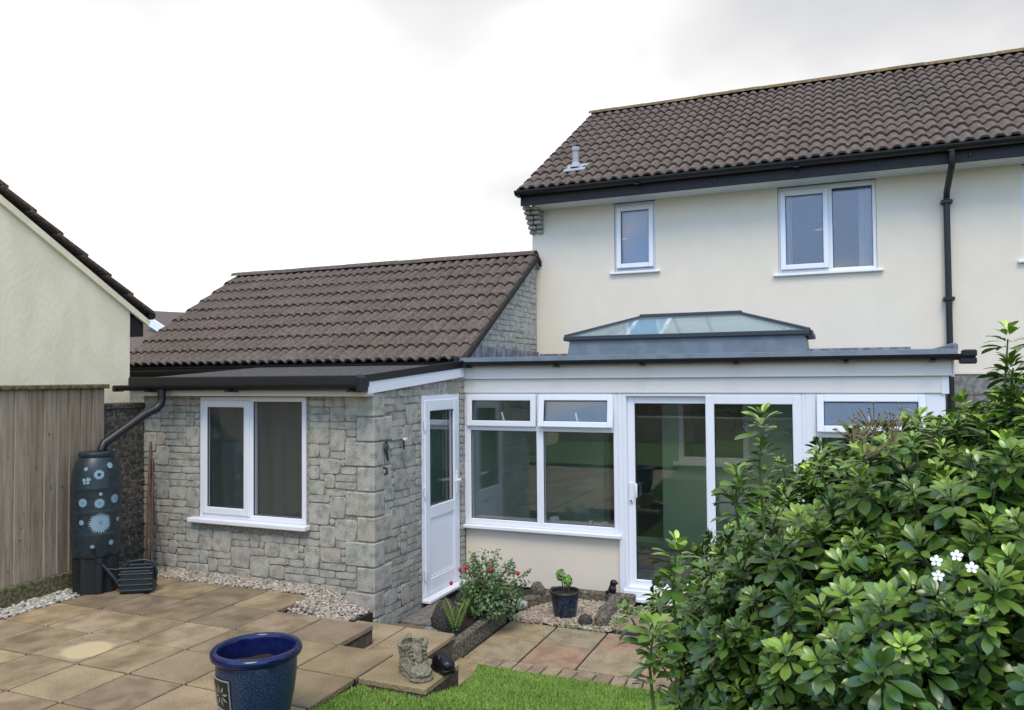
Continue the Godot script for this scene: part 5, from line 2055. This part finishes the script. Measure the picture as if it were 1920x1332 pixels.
# ------------------------------------------------------------------ planting bed, gravel, stones
func pebbles(called: String, label: String, n: int, place: Callable, cols: Array, smin_: float, smax_: float) -> void:
	var xf: Array = []
	var cl: Array = []
	for k in n:
		var q: Vector3 = place.call()
		var s := rr(smin_, smax_)
		var bas := Basis.from_euler(Vector3(rr(0, TAU), rr(0, TAU), rr(0, TAU))).scaled(Vector3(s, s * rr(0.55, 0.8), s))
		xf.append(Transform3D(bas, q))
		var c: Color = cols[rng.randi() % cols.size()]
		cl.append(c * rr(0.8, 1.1))
	var o := many(called, rock_shape(Vector3.ONE, 2.2, 0.25).commit(), M.pebble, xf, cl)
	stuff(tag(o, label, "gravel"))

func bed_and_gravel() -> void:
	var white := [Color(0.45, 0.40, 0.32), Color(0.36, 0.30, 0.23), Color(0.52, 0.48, 0.41), Color(0.28, 0.23, 0.18), Color(0.42, 0.32, 0.22)]
	pebbles("wall_gravel", "pale gravel strip between the patio and the stone lean-to", 5600, func() -> Vector3:
		var x := rr(-6.02, -4.05) if rng.randf() < 0.55 else rr(-4.05, -3.64)
		if x < -4.05:
			return Vector3(x, 0.335 + rr(0, 0.03), rr(-5.56, -5.325))
		var z := rr(-5.55, -5.03)
		return Vector3(x, lerpf(0.335, 0.20, smoothstep(-4.1, -3.65, x)) + rr(-0.01, 0.025) - (0.03 if z > -5.1 else 0.0), z), white, 0.008, 0.015)
	pebbles("fence_gravel", "strip of white pebbles along the foot of the fence", 2600, func() -> Vector3: return Vector3(rr(-6.12, -5.885), 0.33 + rr(0, 0.03), rr(-4.95, -1.2)), [Color(0.50, 0.47, 0.40), Color(0.42, 0.38, 0.31), Color(0.56, 0.53, 0.47), Color(0.34, 0.30, 0.24)], 0.011, 0.021)
	var brown := [Color(0.34, 0.25, 0.16), Color(0.42, 0.34, 0.24), Color(0.26, 0.20, 0.14), Color(0.48, 0.42, 0.34), Color(0.38, 0.30, 0.24)]
	pebbles("bed_gravel", "brown gravel bed around the small teal pot", 5200, func() -> Vector3: return Vector3(rr(-2.70, -1.80), rr(0.0, 0.022), rr(-7.24, -6.34)), brown, 0.008, 0.016)
	pebbles("track_gravel", "grey brown grit strip under the sliding door", 900, func() -> Vector3: return Vector3(rr(-1.80, 0.2), rr(-0.01, 0.008), rr(-7.20, -6.90)), brown, 0.005, 0.010)
	var st := begin()
	box(st, -4.06, -3.6, -0.1, 0.2, -5.6, -5.03)
	box(st, -6.12, -4.06, -0.1, 0.335, -5.6, -5.30)
	box(st, -6.12, -5.88, -0.1, 0.33, -5.2, 0.5)
	struct(obj("gravel_bed_base", st, M.joint), "earth under the pale gravel")
	# planted bed between landing and path
	st = begin()
	var p: Array = []
	for i in 14:
		var row: Array = []
		for j in 12:
			var x := lerpf(-2.95, -2.76, j / 11.0) if i < 4 else lerpf(-3.14, -2.70, j / 11.0)
			var z := lerpf(-5.0, -7.25, i / 13.0)
			var y := 0.11 if z > -6.35 else lerpf(0.11, 0.03, smoothstep(-6.3, -6.9, z))
			row.append(Vector3(x, y + 0.025 * nz(Vector3(x, 0, z), 9.0), z))
		p.append(row)
	surf(st, p, false, false, -1.0)
	struct(obj("soil_bed", st, M.soil), "narrow planted soil bed beside the landing")
	st = begin()
	cbox(st, Vector3(-2.755, 0.055, -5.80), Vector3(0.038, 0.08, 0.54), Basis(Vector3.UP, 0.02), 0.014)
	tag(obj("timber_edging", st, M.log), "dark weathered timber edging between soil bed and sandstone path", "edging")
	# short log pieces and stones round the gravel
	var lg := [[-1.905, -6.52, 0.11, 0.055, 0.10], [-1.93, -6.78, 0.10, 0.05, -0.1], [-1.94, -7.02, 0.10, 0.055, 0.15]]
	var names := ["nearest", "middle", "farthest"]
	for k in 3:
		st = begin()
		var q: Array = lg[k]
		st.set_color(stone_tint(0.75, 1.15))
		cbox(st, Vector3(q[0], 0.055, q[1]), Vector3(0.055, 0.052, q[2]), Basis(Vector3.UP, q[4]), 0.016)
		tag(obj("edging_block", st, M.log), "%s of three mossy edging blocks between gravel and grey slabs" % names[k], "edging block", "edging blocks beside the gravel")
	st = begin()
	cbox(st, Vector3(-2.20, 0.05, -7.17), Vector3(0.42, 0.05, 0.045), Basis(Vector3.UP, 0.03), 0.014)
	tag(obj("edging_log", st, M.log), "long dark log at the foot of the cream dwarf wall", "edging log")
	st = begin()
	bar(st, Vector3(-2.72, 0.06, -6.68), Vector3(-2.50, 0.065, -7.10), 0.10, 0.10, Vector3.UP, 0.016)
	tag(obj("edging_log", st, M.log), "dark log running from the flowering bush to the dwarf wall", "edging log")
	var rocks := [["garden_stone", Vector3(-2.035, 0.045, -6.44), Vector3(0.062, 0.055, 0.055), M.rock, "round brown stone at the front edge of the gravel bed", 1.0],
		["garden_stone", Vector3(-2.63, 0.15, -6.86), Vector3(0.07, 0.075, 0.06), M.log, "dark rounded stone standing on the log behind the gravel", 4.0],
		["garden_stone", Vector3(-2.74, 0.07, -6.60), Vector3(0.10, 0.055, 0.07), M.stone, "pale pinkish stone beside the flowering bush", 7.0],
		["garden_stone", Vector3(-2.95, 0.20, -5.62), Vector3(0.115, 0.15, 0.11), M.rock, "large dark mossy stone at the corner of the soil bed", 9.0],
		["garden_stone", Vector3(-3.02, 0.12, -5.46), Vector3(0.06, 0.05, 0.05), M.block, "small pale grey stone in front of the large dark stone", 12.0],
		["garden_stone", Vector3(-1.985, 0.07, -7.10), Vector3(0.05, 0.05, 0.05), M.rock, "small dark stone at the far end of the edging blocks", 15.0]]
	for r in rocks:
		var o := obj(r[0], rock_shape(r[2], r[5], 0.2), r[3])
		o.position = r[1]
		tag(o, r[4], "stone")
	var fg := node("bird_figure", self, Vector3(-1.985, 0.10, -7.13))
	tag(fg, "small black bird figure beside the sliding door sill", "ornament")
	var sdf := func(q: Vector3) -> float:
		var d := smin(d_ell(q, Vector3(0, 0.045, 0), Vector3(0.038, 0.05, 0.042)), d_ell(q, Vector3(0.012, 0.108, 0.0), Vector3(0.034, 0.03, 0.03)), 0.02)
		d = smin(d, d_cap(q, Vector3(0.035, 0.108, 0), Vector3(0.062, 0.102, 0), 0.012, 0.004), 0.008)
		return smin(d, d_cap(q, Vector3(-0.02, 0.03, 0), Vector3(-0.06, 0.015, 0), 0.018, 0.012), 0.015)
	obj("body", blob(sdf, Vector3(-0.085, -0.012, -0.055), Vector3(0.08, 0.15, 0.055), 0.008), M.black_glaze, fg)

	# fuchsia
	var f := node("fuchsia_bush", self, Vector3(-2.76, 0.11, -6.05))
	tag(f, "straggly fuchsia bush with a few crimson flowers beside the white door", "shrub")
	st = begin()
	var tips: Array = []
	for k in 26:
		var a := TAU * k / 26.0 + rr(-0.1, 0.1)
		var rd := rr(0.12, 0.40)
		var hgt := rr(0.28, 0.54) * (1.0 if rd < 0.26 else 0.85)
		var tip := Vector3(cos(a) * rd, hgt, sin(a) * rd * 0.8)
		var mid := Vector3(cos(a) * rd * 0.35, hgt * 0.6, sin(a) * rd * 0.3)
		tube(st, [Vector3(cos(a) * 0.03, 0, sin(a) * 0.03), mid, tip], 0.006, 0.002, 5, false)
		tips.append([mid, tip])
	obj("stem", st, M.twig, f)
	var xf: Array = []
	var cl: Array = []
	for tp in tips:
		for k in 52:
			var t := pow(rng.randf(), 0.75)
			var q: Vector3 = tp[0].lerp(tp[1], t) + Vector3(rr(-1, 1), rr(-1, 1), rr(-1, 1)) * lerpf(0.075, 0.022, t)
			xf.append(Transform3D(facing(Vector3(rr(-0.8, 0.8), 1.0, rr(-0.5, 1.0)), rr(0, TAU)).scaled(Vector3.ONE * rr(0.022, 0.04)), q))
			cl.append([Color(0.055, 0.115, 0.03), Color(0.08, 0.15, 0.04), Color(0.13, 0.20, 0.06), Color(0.20, 0.11, 0.05)][mini(3, int(rng.randf() * 3.25))] * rr(0.7, 1.2))
	for k in 1300:
		var d := Vector3(rng.randfn(), rng.randfn(), rng.randfn()).normalized() * pow(rng.randf(), 0.4)
		var q := Vector3(d.x * 0.31, 0.16 + d.y * 0.17, d.z * 0.25)
		xf.append(Transform3D(facing(d + Vector3(0, 0.8, 0.3), rr(0, TAU)).scaled(Vector3.ONE * rr(0.026, 0.045)), q))
		cl.append([Color(0.04, 0.095, 0.022), Color(0.07, 0.14, 0.035), Color(0.14, 0.22, 0.06)][rng.randi() % 3] * rr(0.7, 1.2))
	stuff(many("foliage", leaf_mesh(0.62, 0.25, 0.2, 3), M.small_leaf, xf, cl, f))
	for q in [Vector3(-0.30, 0.29, 0.13), Vector3(-0.20, 0.42, 0.16), Vector3(0.06, 0.43, 0.1), Vector3(0.27, 0.40, 0.03), Vector3(-0.17, 0.43, 0.12)]:
		st = begin()
		for k in 6:
			var a := TAU * k / 6.0
			leaf_into(st, Transform3D(Basis(Vector3.UP, a) * Basis(Vector3.RIGHT, -0.25), q + Vector3(0, 0.012, 0)).scaled_local(Vector3.ONE * 0.026), 0.7, 0.3, 0.5, 3)
		st.append_from(rock_shape(Vector3(0.015, 0.019, 0.015), 1.0, 0.1).commit(), 0, Transform3D(Basis.IDENTITY, q))
		obj("flower", st, M.red_petal, f)
	# fern
	var fe := node("fern", self, Vector3(-2.83, 0.12, -5.55))
	tag(fe, "lime green fern growing in front of the fuchsia bush", "fern")
	for k in 9:
		st = begin()
		var a := TAU * k / 9.0 + 0.4
		var d := Vector3(cos(a), 0, sin(a))
		var side := Vector3(-d.z, 0, d.x)
		var ln := rr(0.26, 0.36)
		var prev := Vector3.ZERO
		for i in 17:
			var t := (i + 1) / 17.0
			var q := d * ln * t * 0.42 + Vector3(0, ln * (1.40 * t - 0.45 * t * t), 0)
			if i > 1:
				for s in [-1.0, 1.0]:
					var l := 0.046 * sin(PI * clampf(t * 0.86 + 0.12, 0, 1)) + 0.005
					var dir: Vector3 = (side * s + d * 0.35 + Vector3(0, -0.1, 0)).normalized()
					var n := Vector3(0, 1, 0).lerp(d, 0.2).normalized()
					leaf_into(st, Transform3D(Basis(n.cross(-dir).normalized(), n, -dir), q).scaled_local(Vector3.ONE * l), 0.22, 0.2, 0.2, 3)
			prev = q
		obj("frond", st, mat(g3(0.45, 0.55, 0.22), 0.6) if k == 0 else fe.get_child(0).material_override, fe)
	# low weeds at the foot of the bed
	xf = []
	cl = []
	for k in 260:
		var q := Vector3(rr(-2.98, -2.80), 0.13 + rr(0, 0.03), rr(-5.6, -5.05))
		if k % 3 == 0:
			q = Vector3(rr(-2.0, -1.76), 0.02 + rr(0, 0.02), rr(-6.7, -6.35))
		elif k % 3 == 1:
			q = Vector3(rr(-2.3, -2.05), 0.012 + rr(0, 0.015), rr(-6.42, -6.33))
		xf.append(Transform3D(facing(Vector3(rr(-1, 1), 1.2, rr(-1, 1)), rr(0, TAU)).scaled(Vector3.ONE * rr(0.018, 0.04)), q))
		cl.append(Color(0.15, 0.26, 0.06) * rr(0.7, 1.3))
	stuff(tag(many("weeds", leaf_mesh(0.5, 0.3, 0.3, 3), M.small_leaf, xf, cl), "small green weeds and moss along the edges of the gravel bed", "weeds"))

# ------------------------------------------------------------------ the big shrub on the right
func rosette(st: SurfaceTool, rg: RandomNumberGenerator, young: float, separate: Array = []) -> void:
	# whorls of three-fingered leaves round an upright shoot; unit = leaf length
	var whorls := 4
	for wq in whorls:
		var tilt := lerpf(0.15, 1.15, wq / float(whorls - 1)) + rg.randf_range(-0.12, 0.12)
		var base := Vector3(0, 0.30 - wq * 0.24, 0)
		var sz := lerpf(0.62, 1.08, wq / float(whorls - 1))
		var spin := wq * 1.05 + rg.randf_range(0, 0.5)
		for s in 2:
			for f in [-1, 0, 1]:
				var yaw: float = spin + PI * s + f * 0.66 + rg.randf_range(-0.15, 0.15)
				var bas := Basis(Vector3.UP, yaw) * Basis(Vector3.RIGHT, 1.18 - tilt + rg.randf_range(-0.18, 0.18)) * Basis(Vector3.BACK, rg.randf_range(-0.35, 0.35))
				var l: float = sz * (1.0 if f == 0 else 0.86) * rg.randf_range(0.85, 1.12)
				var g: float = young * (1.0 - wq / 3.2)
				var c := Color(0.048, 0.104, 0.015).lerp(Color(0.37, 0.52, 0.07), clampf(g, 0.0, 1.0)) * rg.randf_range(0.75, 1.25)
				var off: Vector3 = base + bas * Vector3(0, 0, -0.20)
				var xf := Transform3D(bas.scaled(Vector3.ONE * l), off)
				if separate.is_empty():
					leaf_into(st, xf, 0.44 * rg.randf_range(0.88, 1.1), rg.randf_range(0.10, 0.30), rg.randf_range(0.15, 0.42), 6, c)
				else:
					separate[0].append([xf, c])

func shrub() -> void:
	var s := node("shrub", self, Vector3(0.5, 0.45, -2.8))
	tag(s, "big glossy green evergreen shrub with white blossom in the right foreground", "shrub")
	var rg := RandomNumberGenerator.new()
	rg.seed = 77
	var shapes: Array = []
	for k in 7:
		var st := begin()
		rosette(st, rg, [0.0, 0.15, 0.3, 0.55, 0.85, 0.1, 0.4][k])
		shapes.append(st.commit())
	var cen := Vector3(0.06, 0.78, 0.0)
	var xfs: Array = [[], [], [], [], [], [], []]
	var cols: Array = [[], [], [], [], [], [], []]
	var near: Array = []
	var stems := begin()
	var n := 4300
	for k in n:
		# spread evenly over a lumpy ball
		var y := 1.0 - 2.0 * (k + 0.5) / n
		var a := k * 2.39996323
		var d := Vector3(cos(a) * sqrt(1.0 - y * y), y, sin(a) * sqrt(1.0 - y * y))
		if d.y < -0.75:
			continue
		var lump := 1.0 + 0.13 * nz(d + Vector3(5, 0, 0), 2.1) + 0.19 * nz(d, 4.2) + rg.randf_range(-0.06, 0.05)
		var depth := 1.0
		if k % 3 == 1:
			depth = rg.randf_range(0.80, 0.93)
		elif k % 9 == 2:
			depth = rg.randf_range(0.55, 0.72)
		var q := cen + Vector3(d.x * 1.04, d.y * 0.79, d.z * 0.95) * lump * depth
		q.y += 0.17 * smoothstep(-0.25, 0.7, d.x - 0.35 * d.z) * clampf(d.y + 0.2, 0.0, 1.0)
		q.y -= 0.08 * smoothstep(0.0, 0.7, -d.x) * clampf(d.y + 0.3, 0.0, 1.0)
		var up := (d * 0.75 + Vector3(0, 0.75, 0) + Vector3(rg.randf_range(-1, 1), rg.randf_range(-1, 1), rg.randf_range(-1, 1)) * 0.35).normalized()
		var sc := rg.randf_range(0.044, 0.074)
		var bas := facing(up, rg.randf_range(0, TAU)).scaled(Vector3.ONE * sc)
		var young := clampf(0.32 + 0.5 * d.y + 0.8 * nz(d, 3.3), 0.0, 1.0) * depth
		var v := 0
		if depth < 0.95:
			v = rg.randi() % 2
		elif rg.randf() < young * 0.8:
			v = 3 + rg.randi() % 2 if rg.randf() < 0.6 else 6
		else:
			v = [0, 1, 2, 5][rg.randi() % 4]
		var view := (Vector3(0, 2.15, 0) - (s.position + q))
		if depth == 1.0 and d.dot(view.normalized()) > 0.55 and q.y + s.position.y < 1.95 and view.length() < 2.15 and near.size() < 12 and rg.randf() < 0.10:
			near.append([Transform3D(bas, q), [0.1, 0.3, 0.6, 0.2][rg.randi() % 4]])
			continue
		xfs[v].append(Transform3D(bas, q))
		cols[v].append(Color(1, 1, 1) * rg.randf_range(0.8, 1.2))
		if depth == 1.0:
			tube(stems, [q, q - up * 0.12, q - up * 0.14 - d * 0.16], 0.0035, 0.0055, 5, false)
	# tall free shoots above the outline
	for t in [[Vector3(-0.698, 1.561, 0.492), 0.20, 4], [Vector3(-0.031, 1.80, 0.112), 0.22, 4], [Vector3(-0.018, 1.714, 0.104), 0.14, 3], [Vector3(-0.892, 1.238, 0.781), 0.14, 4], [Vector3(-0.928, 1.066, 0.899), 0.12, 3], [Vector3(-0.752, 1.409, 0.619), 0.08, 6]]:
		var q: Vector3 = t[0]
		var l: float = t[1]
		tube(stems, [q - Vector3(0, l * 1.6, 0), q - Vector3(0.01, l * 0.6, 0), q], 0.0045, 0.0025, 6, false)
		for j in 3:
			var w := q - Vector3(0.0, l * 0.42 * j, 0)
			var bas := facing(Vector3(rg.randf_range(-0.2, 0.2), 1, rg.randf_range(-0.2, 0.2)), rg.randf_range(0, TAU)).scaled(Vector3.ONE * (0.066 if j == 0 else 0.060))
			xfs[t[2] if j == 0 else 2].append(Transform3D(bas, w))
			cols[t[2] if j == 0 else 2].append(Color.WHITE * 1.1)
	var fol := node("foliage", s)
	stuff(fol)
	for k in 7:
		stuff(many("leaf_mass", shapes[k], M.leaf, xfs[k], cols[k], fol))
	obj("stem", stems, M.green_stem, s)
	var trunk := begin()
	for k in 9:
		var a := TAU * k / 9.0
		tube(trunk, [Vector3(cos(a) * 0.08, -0.06, sin(a) * 0.08), Vector3(cos(a) * 0.22, 0.4, sin(a) * 0.2), Vector3(cos(a) * 0.6, 0.95, sin(a) * 0.5)], 0.022, 0.009, 8, false)
	obj("branch", trunk, M.twig, s)
	# the shoots nearest to the viewer, leaf by leaf
	var leafm: Array = []
	for k in 4:
		var st := begin()
		leaf_into(st, Transform3D.IDENTITY, [0.38, 0.42, 0.40, 0.44][k], [0.2, 0.28, 0.15, 0.22][k], [0.22, 0.34, 0.15, 0.28][k], 7)
		leafm.append(st.commit())
	var lm: Array = []
	for k in 4:
		var m: StandardMaterial3D = M.leaf.duplicate()
		m.albedo_color = [Color(0.048, 0.104, 0.015), Color(0.075, 0.155, 0.022), Color(0.14, 0.26, 0.036), Color(0.28, 0.43, 0.06)][k].linear_to_srgb()
		lm.append(m)
	for nr in near:
		var sh := node("shoot", s)
		sh.transform = nr[0]
		var listed: Array = []
		rosette(null, rg, nr[1], [listed])
		for e in listed:
			var o := obj("leaf", leafm[rg.randi() % 4], lm[0], sh)
			var g: float = clampf((e[1].g - 0.1) / 0.25, 0.0, 0.99)
			o.material_override = lm[int(g * 4.0)]
			o.transform = e[0]
	# white blossom
	for q in [Vector3(-0.324, 1.325, 1.034), Vector3(-0.286, 1.335, 1.018), Vector3(-0.321, 1.295, 1.031), Vector3(-0.262, 1.316, 1.03)]:
		var st := begin()
		for k in 5:
			var b := Basis(Vector3.UP, -0.2) * Basis(Vector3.RIGHT, 1.1) * Basis(Vector3.UP, TAU * k / 5.0)
			leaf_into(st, Transform3D(b, q).scaled_local(Vector3.ONE * 0.0125), 0.66, 0.2, -0.1, 4)
		tube(st, [q, q + Vector3(0, 0.003, 0.006)], 0.003, 0.002, 6)
		obj("flower", st, M.petal, s)
	# faded flower heads near the top
	var tw := begin()
	for c in [Vector3(-0.464, 1.547, 0.557), Vector3(-0.411, 1.565, 0.535), Vector3(-0.43, 1.51, 0.58), Vector3(-0.37, 1.55, 0.56)]:
		for k in 13:
			var d := Vector3(rg.randf_range(-1, 1), rg.randf_range(0.1, 1.0), rg.randf_range(-1, 1)).normalized()
			var e: Vector3 = c + d * rg.randf_range(0.03, 0.07)
			tube(tw, [c - Vector3(0, 0.03, 0), e], 0.0012, 0.001, 4, false)
			tube(tw, [e, e + d * 0.006], 0.003, 0.002, 5)
	stuff(obj("faded_flowers", tw, mat(g3(0.50, 0.42, 0.29), 0.85), s))

# ------------------------------------------------------------------ grass blades
func lawn_grass() -> void:
	var st := begin()
	var p: Array = []
	for i in 4:
		var t := i / 3.0
		var w := 0.09 * (1.0 - t * t) + 0.004
		p.append([Vector3(-w, t, -0.35 * t * t), Vector3(w, t, -0.35 * t * t)])
	surf(st, p, false, false, 1.0)
	var blade := st.commit()
	var xf: Array = []
	var cl: Array = []
	for k in 170000:
		var z := -5.23 + pow(rng.randf(), 1.15) * 3.4
		var x0 := lawn_left(z)
		var x := x0 + pow(rng.randf(), 1.25) * 2.9
		var h := rr(0.012, 0.030) * (1.0 + 0.35 * nz(Vector3(x, 0, z), 2.0))
		if x < x0 + 0.05 or z < -5.19:
			h *= 1.15
		var b := Basis(Vector3.UP, rr(0, TAU)) * Basis(Vector3.RIGHT, rr(-0.5, 0.5))
		xf.append(Transform3D(b.scaled(Vector3(0.028, h, h)), Vector3(x + rr(-0.01, 0.01), lawn_y(z), z + rr(-0.01, 0.01))))
		var f := 0.5 + 0.5 * nz(Vector3(x, 3, z), 1.6) + 0.25 * nz(Vector3(x, 7, z), 8.0)
		cl.append(Color(0.125, 0.245, 0.030).lerp(Color(0.275, 0.40, 0.07), clampf(f + rr(-0.25, 0.25), 0.0, 1.0)))
	stuff(tag(many("grass", blade, M.grass, xf, cl), "short green grass blades of the lawn", "grass"))
